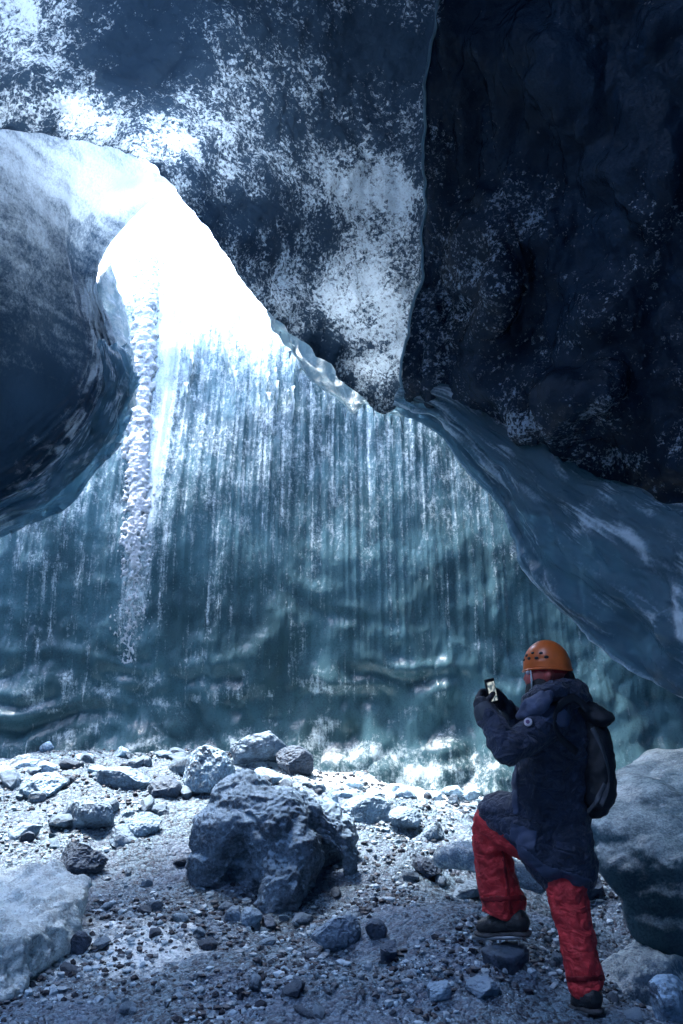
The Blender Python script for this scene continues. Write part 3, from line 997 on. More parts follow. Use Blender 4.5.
panel('pocket', jm, [(511, 816), (540, 826), (535, 853), (509, 843)], 0.006, M['jacket_light'], jo)
panel('pocket_flap', jm, [(510, 813), (543, 824), (541, 833), (509, 822)], 0.010, M['jacket'], jo)
panel('shoulder_panel', jm, [(536, 712), (558, 703), (572, 716), (566, 730), (545, 722)], 0.005, M['jacket_light'], jo)
panel('storm_flap', jm, [(511, 758), (517, 756), (520, 815), (513, 815)], 0.006, M['jacket_light'], jo)
panel('hem_band', jm, [(500, 838), (506, 832), (545, 864), (590, 878), (590, 890), (540, 876)], 0.004, M['jacket_light'], jo)
panel('sleeve_band', jm, [(526, 716), (531, 714), (536, 756), (530, 758)], 0.004, M['jacket_light'], jo)
cuff = wchain([(V3(488, 717, 4.10), 0.060), (V3(485.5, 712, 4.105), 0.056)])
blob('cuff', cuff, M['webbing'], jo, voxel=0.008, smooth=3)


def disc(name, c, n, r, th, mat, parent):
    bm = bmesh.new()
    bmesh.ops.create_cone(bm, cap_ends=True, segments=28, radius1=r, radius2=r * 0.94, depth=th)
    bm.transform(Matrix.Translation(c) @ Vector(n).to_track_quat('Z', 'Y').to_matrix().to_4x4())
    me = bpy.data.meshes.new(name)
    bm.to_mesh(me)
    bm.free()
    return obj(name, me, mat, parent)


# find the sleeve's outer skin for the badge
jv = vco(jm)
wb = np.array(base[:]) * 0 + np.array(who['_base'])
tgt = P(528, 722, 4.0)
cdir = (tgt - np.array([0, 0, CAMZ]))
cdir /= np.linalg.norm(cdir)
rel = jv + wb - np.array([0, 0, CAMZ])
along = rel @ cdir
perp = np.linalg.norm(rel - along[:, None] * cdir, axis=1)
near = along[perp < 0.02].min() if (perp < 0.02).any() else 4.0
bp = Vector((np.array([0, 0, CAMZ]) + cdir * (near - 0.004)).tolist())
bn = (-Vector(cdir.tolist()) + Vector((-0.25, 0, 0.25))).normalized()
disc('badge', bp, bn, 0.019, 0.008, M['badge'], jo)
bd = [o for o in jo.children if o.name.startswith('badge')][0]
disc('badge_emblem', bp + bn * 0.005, bn, 0.009, 0.006, M['badge_dark'], jo)

# trousers: both legs, one garment
tr = chain([(552, 842, 4.29, 27), (520, 834, 4.36, 23), (489, 822, 4.44, 17.5), (491, 850, 4.47, 18.5), (497, 880, 4.49, 20), (503, 902, 4.50, 22)])
tr += chain([(559, 848, 4.27, 25), (566, 888, 4.22, 21), (574, 925, 4.18, 19), (581, 958, 4.16, 18.5), (585, 982, 4.15, 18)])
tm = remesh(balls_mesh('trousers', tr), 0.0065, 8)
displace(tm, lambda p, n: 0.018 * np.abs(perlin((p + p[:, [2, 0, 1]] * 0.5) * np.array([7, 7, 9]), 230)) + 0.010 * np.abs(perlin(p * np.array([15, 15, 17]), 231)) + 0.005 * fbm(p * 24, 2, 234) - 0.010)
# flat hems
p = vco(tm) + np.array(0.0)
hem1, hem2 = P(503, 914, 4.5)[2], P(586, 993, 4.15)[2]
lim = np.where(p[:, 0] < (P(540, 900, 4.3)[0]), hem1, hem2)
p[:, 2] = np.maximum(p[:, 2], lim + 0.012 * np.sin(p[:, 0] * 30))
tm.vertices.foreach_set('co', p.astype(np.float32).ravel())
tm.update()
to = obj('trousers', tm, M['trousers'], who)
M['trousers_trim'] = plain_mat('dark_red_trim', (0.30, 0.012, 0.020), 0.6, var=0.2, scale=30)
panel('cuff_band', tm, [(478, 896), (530, 894), (530, 901), (478, 903)], 0.004, M['trousers_trim'], to)
panel('cuff_band', tm, [(560, 976), (610, 974), (610, 981), (560, 983)], 0.004, M['trousers_trim'], to)
panel('side_zip', tm, [(499, 838), (502, 838), (514, 915), (509, 915)], 0.004, M['trousers_trim'], to)


def boot(toe, heel, ankle, r):
    """toe, heel on the ground, ankle above the heel."""
    toe, heel, ankle = Vector(toe), Vector(heel), Vector(ankle)
    f = (toe - heel).normalized()
    b = wchain([(ankle, r * 0.95), (heel + Vector((0, 0, r * 1.15)) + f * r * 0.7, r * 0.95), (heel.lerp(toe, 0.55) + Vector((0, 0, r * 1.1)), r * 0.88), (toe + Vector((0, 0, r * 0.85)) - f * r * 0.9, r * 0.72)])
    bo = blob('boot', b, M['boot'], who, voxel=0.007, smooth=3, fn=folds(0.004, 25, 240))
    s = [(x[0], x[1], (1, 1, 0.32)) for x in wchain([(heel + Vector((0, 0, r * 0.3)) + f * r * 0.5, r * 0.95), (heel.lerp(toe, 0.45) + Vector((0, 0, r * 0.3)), r * 0.82), (heel.lerp(toe, 0.75) + Vector((0, 0, r * 0.3)), r * 0.98), (toe + Vector((0, 0, r * 0.34)) - f * r * 0.7, r * 0.8)])]
    blob('sole', s, M['sole'], bo, voxel=0.007, smooth=2)
    side = f.cross(Vector((0, 0, 1))).normalized()
    # crampon: frame, strap and points
    pts = [heel + f * r * 0.2 + side * r * 0.7, heel.lerp(toe, 0.5) + side * r * 0.8, toe - f * r * 0.5 + side * r * 0.55, toe + f * 0.012, toe - f * r * 0.5 - side * r * 0.55, heel.lerp(toe, 0.5) - side * r * 0.8, heel + f * r * 0.2 - side * r * 0.7]
    cr = tube('crampon', [q + Vector((0, 0, 0.006)) for q in pts], (0.005, 0.009), M['metal'], bo)
    tube('ankle_strap', [ankle + f * r * 0.9 + side * 0.0 + Vector((0, 0, -r * 0.5)), ankle + side * r * 1.0 + Vector((0, 0, -r * 0.7)), ankle - f * r * 1.0 + Vector((0, 0, -r * 0.6)), ankle - side * r * 1.0 + Vector((0, 0, -r * 0.7)), ankle + f * r * 0.9 + Vector((0, 0, -r * 0.5))], (0.004, 0.010), M['webbing'], bo)
    for t, sd in ((0.1, 1), (0.1, -1), (0.45, 1), (0.45, -1), (0.75, 1), (0.75, -1), (0.92, 1), (0.92, -1)):
        q = heel.lerp(toe, t) + side * sd * r * (0.75 if t < 0.9 else 0.4)
        bm = bmesh.new()
        bmesh.ops.create_cone(bm, cap_ends=True, segments=6, radius1=0.009, radius2=0.002, depth=0.034)
        bm.transform(Matrix.Translation(q + Vector((0, 0, -0.012))) @ Matrix.Rotation(math.pi, 4, 'X'))
        me = bpy.data.meshes.new('spike')
        bm.to_mesh(me)
        bm.free()
        obj('crampon_point', me, M['metal'], bo)
    lb = []
    for k in range(4):
        t = 0.2 + 0.2 * k
        c = ankle.lerp(heel.lerp(toe, 0.6) + Vector((0, 0, r * 1.9)), t) + f * r * 0.85 * (1 - t)
        lb.append((c, side))
    for c, sdv in lb:
        tube('lace', [c + sdv * r * 0.5, c + f * 0.012 + Vector((0, 0, 0.008)), c - sdv * r * 0.5], 0.004, M['strap'], bo, seg=6)


boot(V3(475, 938, 4.56), V3(527, 936, 4.42), V3(511, 912, 4.47), 0.056)
boot(V3(573, 1011, 4.22), V3(597, 1014, 4.07), V3(590, 992, 4.13), 0.054)

# helmet
hc = V3(547.5, 667.5, DP)
hf = Vector((-0.86, 0.50, -0.10)).normalized()
hs = hf.cross(Vector((0, 0, 1))).normalized()
hu = hs.cross(hf).normalized()
RX, RY, RZ = 0.112, 0.098, 0.130


def helm(th, ph, k=1.0):
    a = RX * (1.03 if math.cos(ph) > 0 else 1.0)
    q = hc + hf * (a * math.sin(th) * math.cos(ph) * k) + hs * (RY * math.sin(th) * math.sin(ph) * k) + hu * (RZ * math.cos(th) * k)
    return q


nr, nc = 26, 56
hv = []
for i in range(nr):
    for j in range(nc):
        ph = 2 * math.pi * j / nc
        low = 1.62 + 0.10 * (1 - math.cos(ph)) * 0.5 - 0.10 * abs(math.sin(ph)) ** 2
        th = max(0.02, low * i / (nr - 1))
        k = 1.0 + 0.012 * max(0, math.sin(ph * 2) ** 2) * math.sin(th) - (0.018 if abs(th - 1.22) < 0.045 else 0)
        k += 0.02 * max(0, (i - (nr - 3)) / 2)
        hv.append(helm(th, ph, k))
hm = mesh_from('helmet', [v[:] for v in hv], grid_quads(nr, nc, wrap=True))
tmp = bpy.data.objects.new('tmp', hm)
COL.objects.link(tmp)
so = tmp.modifiers.new('s', 'SOLIDIFY')
so.thickness = 0.008
so.offset = -1
apply_mods(tmp)
hm = tmp.data
bpy.data.objects.remove(tmp)
hm.polygons.foreach_set('use_smooth', np.ones(len(hm.polygons), bool))
ho = obj('helmet', hm, M['helmet'], who)
# hs points to the walker's right; the near side is -hs
for th, dg, r in ((1.22, -30, 0.009), (1.06, -42, 0.010), (1.18, -56, 0.010), (0.98, -66, 0.009), (1.20, -80, 0.010), (1.02, -92, 0.009), (1.2, -106, 0.010), (1.22, 30, 0.009), (1.06, 42, 0.010), (1.18, 56, 0.010)):
    for sg in (1,):
        q = helm(th, R(dg) * 1.0, 1.0)
        nrm = (q - hc).normalized()
        me = balls_mesh('vent', [(Vector((0, 0, 0)), 1.0, (r * 1.15, r * 0.8, 0.006))])
        me.transform(Matrix.Translation(q) @ nrm.to_track_quat('Z', 'Y').to_matrix().to_4x4())
        obj('vent', me, M['black'], ho)
tube('rim', [helm(1.64 + 0.10 * (1 - math.cos(p_)) * 0.5 - 0.10 * abs(math.sin(p_)) ** 2, p_, 1.03) for p_ in np.linspace(0, 2 * math.pi, 25)], 0.005, M['helmet'], ho, seg=6)
tube('chin_strap', [helm(1.62, R(-60), 0.99), V3(531.5, 680, DP - 0.09), V3(532, 690, DP - 0.08), V3(533, 696, DP - 0.05)], (0.004, 0.006), M['strap'], ho)
cap = [(hc + hu * 0.0, 1.0, (0.104, 0.098, 0.045))]
me = balls_mesh('cap', [(hc - hu * 0.012, 1.0, (0.098, 0.090, 0.034))], 3)
obj('cap', me, M['cap'], who)
gt = chain([(541, 690, DP - 0.03, 15), (548, 694, DP, 18), (552, 700, DP, 20)]) + chain([(556, 684, DP + 0.01, 15), (562, 680, DP + 0.02, 13)])
blob('neck_gaiter', gt, M['black'], who, voxel=0.008, smooth=4, fn=folds(0.006, 18, 245))


def glove(palm, wrist, tips, thumb, r=0.0125):
    """palm centre, wrist, finger paths (knuckle, bend, tip)."""
    b = [(x[0], x[1]) for x in wchain([(wrist, 0.036), (palm, 0.039)])]
    for k, (a, m, t) in enumerate(tips):
        rr = r * (1.0, 1.06, 1.0, 0.88)[k]
        b += wchain([(palm.lerp(a, 0.5), rr * 1.25), (a, rr * 1.15), (m, rr * 1.05), (t, rr * 0.9)])
    b += wchain([(palm.lerp(thumb[0], 0.4), 0.017), (thumb[0], 0.0155), (thumb[1], 0.0135), (thumb[2], 0.012)])
    return blob('glove', b, M['glove'], who, voxel=0.005, smooth=2, fn=folds(0.0025, 40, 250))


ph = V3(491.5, 691.5, 4.20)                 # the phone
# near (left) hand holds the phone from below and behind
pl = V3(481.5, 704.5, 4.12)
tipsL = []
for k in range(4):
    a = V3(478 - 0.5 * k, 697.5 + 3.0 * k, 4.17 + 0.012 * k)
    m = V3(482 - 0.4 * k, 691 + 3.4 * k, 4.225 + 0.006 * k)
    t = V3(488, 691 + 3.4 * k, 4.235)
    tipsL.append((a, m, t))
glove(pl, V3(486, 712, 4.11), tipsL, (V3(487, 702, 4.10), V3(490, 698, 4.14), V3(493, 693.5, 4.175)))
pr_ = V3(507, 707, 4.34)
tipsR = []
for k in range(4):
    a = V3(503, 700 + 3.2 * k, 4.32 - 0.004 * k)
    m = V3(499, 697.5 + 3.2 * k, 4.29 - 0.008 * k)
    t = V3(496, 698.5 + 2.4 * k, 4.255 - 0.01 * k)
    tipsR.append((a, m, t))
glove(pr_, V3(511, 715, 4.40), tipsR, (V3(504, 698.5, 4.29), V3(500, 694, 4.25), V3(497, 690, 4.23)))

# phone, held: a thing of its own
pz = Vector((-0.18, 0.03, 0.98)).normalized()
pn = Vector((0.62, -0.78, 0.10)).normalized()
pn = (pn - pz * pn.dot(pz)).normalized()
px_ = pz.cross(pn).normalized()
rot = Matrix((px_, pz, pn)).transposed().to_4x4()
phone = empty('smartphone', ph, 'small smartphone with lit screen held upright in both gloved hands', 'phone')
obj('phone_case', box_mesh('phone_case', (0.062, 0.118, 0.009), Matrix.Translation(ph) @ rot, 0.003), M['black'], phone)
obj('screen', box_mesh('screen', (0.050, 0.088, 0.002), Matrix.Translation(ph + pn * 0.005) @ rot, 0.0008), M['screen'], phone)

# backpack, worn: a thing of its own
bpk = empty('backpack', V3(598, 815, 4.2), "dark backpack on the walker's back with grey side strap", 'backpack')
bb = [(x[0], x[1], (0.9, 1.35, 1.0)) for x in chain([(588, 722, 4.26, 13), (594, 738, 4.26, 17), (597, 765, 4.24, 19), (597, 792, 4.23, 19), (595, 806, 4.24, 12)])]
blob('bag', bb, M['pack'], bpk, voxel=0.009, smooth=6, fn=folds(0.011, 9, 260))
blob('lid', [(x[0], x[1], (1.0, 1.4, 0.6)) for x in chain([(582, 708, 4.26, 15), (600, 718, 4.2, 14)])], M['pack'], bpk, voxel=0.009, smooth=5, fn=folds(0.006, 12, 262))
tube('side_strap', [V3(592, 728, 4.03), V3(603, 750, 4.02), V3(609, 780, 4.04), V3(601, 806, 4.05)], (0.004, 0.013), M['webbing'], bpk)
tube('side_strap', [V3(588, 812, 4.05), V3(597, 800, 3.99), V3(605, 784, 4.02)], (0.004, 0.012), M['webbing'], bpk)
tube('shoulder_strap', [V3(588, 710, 4.14), V3(574, 698, 4.13), V3(560, 706, 4.09), V3(555, 722, 4.045), V3(561, 738, 4.06), V3(577, 752, 4.09)], (0.006, 0.020), M['pack'], bpk)

# ------------------------------------------------------------------ rocks
def rock_shape(seed, sub=4, cuts=9, rough=0.10, fine=0.03, squash=1.0):
    r = np.random.RandomState(seed)
    v, f = ico(sub)
    p = v.copy()
    for k in range(cuts):
        n = r.normal(size=3)
        n /= np.linalg.norm(n)
        o = r.uniform(0.45, 0.85)
        d = p @ n - o
        p = p - np.where(d > 0, d * 0.92, 0)[:, None] * n
    q = p + r.uniform(-50, 50, 3)
    p = p + v * (rough * fbm(q * 1.6, 3, seed % 13) + fine * ridged(q * 5, 3, seed % 11))[:, None]
    return p / np.abs(p).max(0), f


def put_rock(name, px, py, w_, h_, mat, label, cat='rock', seed=1, depth_k=0.9, rot=0.0, cuts=9, rough=0.12, sub=4, fine=0.07, sink=0.20, group=None):
    """a rock whose foot meets the ground at this pixel, w_ x h_ pixels large."""
    g = on_ground(px, py)
    s = (g - Vector((0, 0, CAMZ))).length / F
    sx, sz = w_ * s / 2, h_ * s / 2
    p, f = rock_shape(seed, sub, cuts, rough, fine)
    c, s_ = math.cos(rot), math.sin(rot)
    p = p * np.array([sx, sx * depth_k, sz])
    p = np.stack([p[:, 0] * c - p[:, 1] * s_, p[:, 0] * s_ + p[:, 1] * c, p[:, 2]], -1)
    me = mesh_from(name, p, f, smooth=False)
    o = obj(name, me, M[mat], label=label, cat=cat, group=group)
    o.location = g + Vector((0, sx * depth_k * 0.7, sz * (1 - 2 * sink)))
    return o


def hull(name, pts, mat, voxel, fn, label, cat, smooth=3, frost=None, **kw):
    bm = bmesh.new()
    for q in pts:
        bm.verts.new(V3(*q))
    r_ = bmesh.ops.convex_hull(bm, input=bm.verts[:])
    junk = [g for g in r_['geom_interior'] + r_['geom_unused'] if isinstance(g, bmesh.types.BMVert)]
    bmesh.ops.delete(bm, geom=list(set(junk)), context='VERTS')
    bmesh.ops.recalc_face_normals(bm, faces=bm.faces)
    me = bpy.data.meshes.new(name)
    bm.to_mesh(me)
    bm.free()
    me = remesh(me, voxel, smooth)
    me.name = name
    displace(me, fn)
    if frost:
        attr(me, 'frost', frost(vco(me), vno(me)))
    lo = vco(me)
    org = (lo[:, 0].mean(), lo[:, 1].mean(), lo[:, 2].min())
    return obj(name, me, mat, label=label, cat=cat, origin=org, **kw)


# the big boulder: a hunched main mass and an arm that arches down on its right
bl = chain([(218, 862, 6.0, 30), (228, 838, 6.0, 36), (248, 822, 6.0, 36), (272, 830, 5.95, 40), (285, 856, 5.85, 36), (282, 885, 5.7, 28), (272, 905, 5.65, 20)])
bl += chain([(215, 865, 5.95, 28), (212, 880, 5.95, 24), (245, 880, 6.1, 30)]) + chain([(250, 800, 6.1, 22), (235, 805, 6.1, 24)])
bl += chain([(255, 850, 6.2, 55), (262, 870, 6.2, 52)]) + chain([(290, 870, 5.9, 20), (292, 900, 5.7, 14)])
bl += chain([(285, 812, 6.1, 26), (312, 818, 6.1, 22), (330, 830, 6.05, 19), (344, 850, 6.0, 13), (352, 868, 6.0, 10)]) + chain([(320, 835, 6.4, 34), (325, 850, 6.45, 30)])
bm_ = remesh(balls_mesh('boulder', bl), 0.011, 6)
bm_.name = 'boulder'


def terrace(x, n):
    k = np.floor(x * n)
    f = x * n - k
    return (k + 0.25 * f + 0.75 * sstep(0.80, 1.0, f)) / n


def boulder_fn(p, n):
    k = 0.40 + 0.60 * sstep(-0.90, -0.60, p[:, 0])          # the left flank is smoother
    q = p + 0.06 * np.stack([fbm(p * 5, 2, 311), fbm(p * 5, 2, 312), fbm(p * 5, 2, 313)], -1)
    h = 0.13 * terrace(fbm(q * 2.4, 3, 300), 5) + 0.045 * terrace(fbm(q * 6, 3, 304), 4) + 0.016 * terrace(fbm(q * 15, 2, 307), 3)
    crack = np.maximum(0, 1 - 9 * np.abs(perlin(q * np.array([2.2, 2.2, 3.0]), 314)))
    crack2 = np.maximum(0, 1 - 7 * np.abs(perlin(q * 5.5, 315)))
    return 0.62 * h * k - 0.028 * crack - 0.010 * crack2 * k + 0.012 * ridged(p * 22, 3, 309) + 0.005 * perlin(p * 60, 310)


displace(bm_, boulder_fn)
g0 = on_ground(265, 922)
obj('boulder', bm_, M['boulder'], label='largest dark craggy boulder, hunched with an arching right arm, in the middle of the gravel', cat='boulder', origin=g0)

named = [
    ('boulder', 203, 800, 58, 62, 'snow_rock', 'frost-whitened boulder just behind the left shoulder of the largest boulder', 31, 0.9, 0.4),
    ('rock', 262, 768, 66, 46, 'rock_mid', 'grey rock with a white cap at the foot of the ice wall', 32, 0.8, 0.2),
    ('rock', 292, 776, 44, 34, 'rock_dark', 'rounded dark rock half sunk in snow at the foot of the ice wall', 33, 0.8, 0.9),
    ('rock', 266, 788, 32, 22, 'rock_pale', 'small pale rock peeking over the top of the largest boulder', 34, 0.8, 0.0),
    ('rock', 368, 824, 52, 30, 'rock_pale', 'smooth pale oval rock lying below the snow bank', 35, 0.7, 0.1),
    ('rock', 404, 832, 44, 26, 'rock_mid', 'flat grey rock right of the smooth pale oval rock', 36, 0.8, 1.2),
    ('rock', 432, 842, 30, 22, 'rock_mid', 'squat grey rock beside the long blue ice log', 37, 0.8, 0.5),
    ('rock', 428, 878, 32, 22, 'rock_dark', 'dark angular rock in front of the long blue ice log', 38, 0.8, 2.0),
    ('rock', 75, 876, 44, 36, 'rock_dark', 'dark blocky rock above the white ice slab on the left', 39, 0.9, 0.7),
    ('rock', 88, 832, 46, 34, 'rock_mid', 'angular grey rock on the rubble left of the largest boulder', 40, 0.9, 1.7),
    ('rock', 143, 838, 34, 26, 'rock_pale', 'pale wedge-shaped rock halfway between left edge and largest boulder', 41, 0.9, 2.4),
    ('rock', 120, 848, 30, 22, 'rock_mid', 'low grey rock touching the pale wedge-shaped rock', 42, 0.9, 0.3),
    ('rock', 22, 842, 34, 24, 'rock_mid', 'grey rock at the left edge on the rubble slope', 43, 0.9, 1.1),
    ('rock', 334, 952, 52, 36, 'rock_mid', 'flat-topped grey rock right of the largest boulder foot', 44, 0.8, 0.4),
    ('rock', 376, 944, 22, 24, 'rock_dark', 'upright black stone in the middle of the trodden gravel', 45, 0.9, 0.0),
    ('rock', 389, 965, 23, 23, 'rock_dark', 'round black stone nearest the viewer on the trodden gravel', 46, 0.9, 0.8),
    ('rock', 234, 926, 20, 20, 'rock_mid', 'grey cobble leaning on the front foot of the largest boulder', 47, 0.9, 0.2),
    ('rock', 252, 930, 26, 24, 'rock_pale', 'pale cobble under the front hollow of the largest boulder', 48, 0.9, 1.4),
    ('rock', 268, 934, 18, 18, 'rock_dark', 'dark cobble at the front toe of the largest boulder', 49, 0.9, 2.6),
    ('rock', 77, 958, 20, 26, 'rock_dark', 'small dark stone at the right end of the white ice slab', 50, 0.9, 0.5),
    ('rock', 440, 1004, 26, 20, 'rock_pale', 'pale stone near the bottom edge left of the walker', 51, 0.9, 0.9),
    ('rock', 486, 1000, 34, 20, 'rock_mid', 'grey stone near the bottom edge close to the lower boot', 52, 0.9, 1.9),
    ('rock', 676, 1026, 40, 44, 'snow_rock', 'white rock in the bottom right corner', 53, 0.9, 0.0),
    ('rock', 470, 902, 34, 20, 'rock_mid', 'grey rock just behind the raised boot', 54, 0.9, 0.6),
    ('rock', 120, 792, 52, 34, 'rock_mid', 'broad grey rock on the speckled bank at the left wall foot', 55, 0.9, 0.6),
    ('rock', 160, 800, 40, 26, 'rock_dark', 'dark rock on the bank beside the frost-whitened boulder', 56, 0.9, 1.6),
    ('rock', 40, 800, 44, 28, 'snow_rock', 'white rimed rock on the bank at the left edge', 57, 0.9, 2.6),
    ('rock', 590, 905, 30, 34, 'rock_dark', 'dark rock wedged between the standing leg and the big ice slab', 58, 0.9, 0.6),
]
for nm, px, py, w_, h_, m_, lb, sd_, dk, rt in named:
    put_rock(nm, px, py, w_, h_, m_, lb, 'boulder' if nm == 'boulder' else 'rock', seed=sd_, depth_k=dk, rot=rt, sub=5 if w_ > 40 else 4)

r = np.random.RandomState(63)
for k in range(26):
    px, py = (r.uniform(300, 475), r.uniform(782, 812)) if k < 14 else (r.uniform(0, 300), r.uniform(752, 778))
    o = put_rock('rubble_stone', px, py, r.uniform(9, 26), r.uniform(7, 16), 'snow_rock' if r.uniform() < 0.7 else 'rock_mid',
                 'rimed stone lying along the foot of the back ice wall', 'stone', seed=640 + k, rot=r.uniform(0, 6), group='rubble along the wall foot', sub=3)

# rock under the raised boot
q = V3(501, 944, 4.48)
p_, f_ = rock_shape(71, 4, 10, 0.12, 0.05)
me = mesh_from('rock', p_ * np.array([0.13, 0.12, 0.11]), f_)
o = obj('rock', me, M['rock_dark'], label='dark foothold rock right under the raised boot', cat='rock')
o.location = q + Vector((0, -0.01, -0.055))

# ice blocks
def up_frost(lo, hi, base_, amp, seed):
    return lambda p, n: base_ + amp * sstep(lo, hi, n[:, 2]) + 0.25 * fbm(p * 2.5, 3, seed)


hull('ice_slab', [(-90, 1020, 4.3), (8, 1000, 4.4), (38, 966, 4.7), (72, 938, 5.0), (-90, 950, 4.35), (0, 948, 4.5), (30, 938, 4.75), (74, 905, 5.1), (88, 892, 5.2),
                  (-90, 878, 5.3), (0, 872, 5.5), (45, 868, 5.65), (86, 882, 5.5), (60, 920, 5.7), (-90, 950, 5.7)], M['white_ice'], 0.016,
     lambda p, n: 0.05 * fbm(p * 3, 3, 320) + 0.055 * ridged(p * 4.5, 3, 322) + 0.030 * ridged(p * 12, 3, 323) - 0.03 + 0.006 * fbm(p * 30, 2, 326), 'chunky white ice slab at the left edge on the gravel', 'ice block',
     frost=up_frost(-0.4, 0.6, 0.62, 0.5, 328))
hull('ice_slab', [(588, 822, 5.15), (606, 872, 4.95), (640, 940, 4.8), (700, 990, 4.6), (800, 1040, 4.4), (604, 815, 5.2), (648, 838, 5.0), (700, 868, 4.75), (800, 910, 4.5),
                  (618, 772, 6.0), (650, 757, 6.2), (690, 748, 6.2), (820, 735, 5.9), (620, 850, 6.2), (820, 880, 6.0)], M['slab_ice'], 0.018,
     lambda p, n: 0.022 * np.abs(np.sin(p[:, 2] * 15 + p[:, 0] * 5 + 2.5 * fbm(p * 1.8, 2, 335))) + 0.03 * fbm(p * 2.2, 3, 330) + 0.030 * np.abs(perlin(p * np.array([3, 5, 5]), 333)) + 0.016 * np.abs(perlin(p * np.array([8, 12, 12]), 334)) + 0.005 * fbm(p * 26, 2, 336), 'large pale-topped ice slab at the right edge behind the walker', 'ice block', smooth=1,
     frost=up_frost(0.1, 0.75, -0.15, 0.75, 338))
hull('ice_slab', [(596, 975, 4.7), (640, 940, 4.9), (690, 955, 4.8), (720, 1000, 4.6), (610, 1010, 4.4), (660, 1022, 4.35), (700, 1024, 4.3), (625, 958, 4.6), (660, 965, 4.5)], M['white_ice'], 0.014,
     lambda p, n: 0.045 * fbm(p * 4, 3, 340) + 0.02 * ridged(p * 9, 3, 343), 'low dirty ice slab in the gully behind the lower boot', 'ice block', frost=up_frost(0.2, 0.8, 0.05, 0.5, 348))
lg = chain([(444, 858, 5.75, 11), (462, 855, 5.7, 14), (490, 862, 5.6, 14), (520, 874, 5.5, 12), (540, 884, 5.45, 9)])
lm = remesh(balls_mesh('ice_log', lg), 0.014, 4)
lm.name = 'ice_log'
displace(lm, lambda p, n: 0.02 * fbm(p * 4, 3, 350) + 0.006 * fbm(p * 20, 2, 353))
attr(lm, 'frost', 0.25 + 0.3 * fbm(vco(lm) * 5, 2, 355))
obj('ice_log', lm, M['white_ice'], label='long smooth blue ice log lying behind the raised leg', cat='ice block', origin=on_ground(470, 870))

# ------------------------------------------------------------------ loose stones
protos = []
for k in range(14):
    p_, f_ = rock_shape(400 + k, 3, 8, 0.14, 0.05)
    r = np.random.RandomState(500 + k)
    protos.append(mesh_from('stone', p_ * np.array([1, r.uniform(0.6, 0.9), r.uniform(0.45, 0.8)]), f_, smooth=False))
kinds = [('rock_mid', 'loose grey fist-sized stone lying on the gravel floor', 'grey loose stones'),
         ('rock_dark', 'loose black fist-sized stone lying on the gravel floor', 'black loose stones'),
         ('rock_pale', 'loose pale fist-sized stone lying on the gravel floor', 'pale loose stones')]
mats = {}
for km, _, _ in kinds:
    mats[km] = [m.copy() for m in protos]
    for m in mats[km]:
        m.materials.append(M[km])
r = np.random.RandomState(77)
occupied = [(V3(501, 940, 4.48), 0.16), (V3(585, 1010, 4.15), 0.14)]
cnt = 0
tries = 0
while cnt < 268 and tries < 20000:
    tries += 1
    px, py = r.uniform(-10, 690), 758 + 266 * r.uniform(0, 1) ** 1.5
    if (px > 560 and py < 960) or (px > 330 and py < 800):
        continue
    if py > 890 and 330 < px < 560 and r.uniform() < 0.82:
        continue
    g = on_ground(px, py)
    if g.y > 8.4:
        continue
    if any((g - q).length < s for q, s in occupied):
        continue
    s = 0.022 + (0.055 + (0.05 if py < 860 and px < 330 else 0)) * r.uniform() ** 2.2
    u = r.uniform()
    k = 0 if u < 0.5 else (1 if u < 0.75 else 2)
    km, lb, gp_ = kinds[k]
    o = bpy.data.objects.new('stone', mats[km][r.randint(14)])
    COL.objects.link(o)
    o.location = g + Vector((0, 0, s * 0.35))
    o.scale = (s, s * r.uniform(0.75, 1.1), s * r.uniform(0.8, 1.2))
    o.rotation_euler = (r.uniform(-0.35, 0.35), r.uniform(-0.35, 0.35), r.uniform(0, 6.28))
    o['label'], o['category'], o['group'] = lb, 'stone', gp_
    cnt += 1

# gravel too fine to count
v1, f1 = ico(1)
NG = 34000
r = np.random.RandomState(99)
yy = 2.9 + 5.8 * r.uniform(size=NG) ** 1.25
xx = (r.uniform(-0.43, 0.43, NG)) * yy * 1.0
cl = fbm(np.stack([xx, yy, 0 * xx], -1) * 1.4, 2, 88)
keep = cl * 1.7 + r.uniform(-0.35, 0.35, NG) - 0.9 * np.exp(-((xx - 0.40) / 0.5) ** 2 - ((yy - 4.8) / 0.6) ** 2) > -0.10
xx, yy = xx[keep], yy[keep]
n = len(xx)
sz = 0.004 + 0.018 * r.uniform(size=n) ** 3
zz_ = ground_h(xx, yy)
gp3 = np.stack([xx, yy, 0 * xx], -1)
zz_ = zz_ + 0.020 * ridged(gp3 * 7, 3, 40) + 0.011 * fbm(gp3 * 21, 3, 44)
shp = v1[None] * (1 + 0.28 * r.normal(size=(n, len(v1), 1)).clip(-1.2, 1.2)) * np.stack([sz * r.uniform(0.8, 1.4, n), sz * r.uniform(0.8, 1.4, n), sz * r.uniform(0.5, 0.9, n)], -1)[:, None, :]
a = r.uniform(0, 6.28, n)
ca, sa = np.cos(a)[:, None], np.sin(a)[:, None]
shp = np.stack([shp[..., 0] * ca - shp[..., 1] * sa, shp[..., 0] * sa + shp[..., 1] * ca, shp[..., 2]], -1)
shp = shp + np.stack([xx, yy, zz_ + sz * 0.25], -1)[:, None, :]
gm = mesh_from('gravel', shp.reshape(-1, 3), (f1[None] + (np.arange(n) * len(v1))[:, None, None]).reshape(-1, 3), smooth=False)
attr(gm, 'tone', np.repeat(r.uniform(size=n), len(v1)))


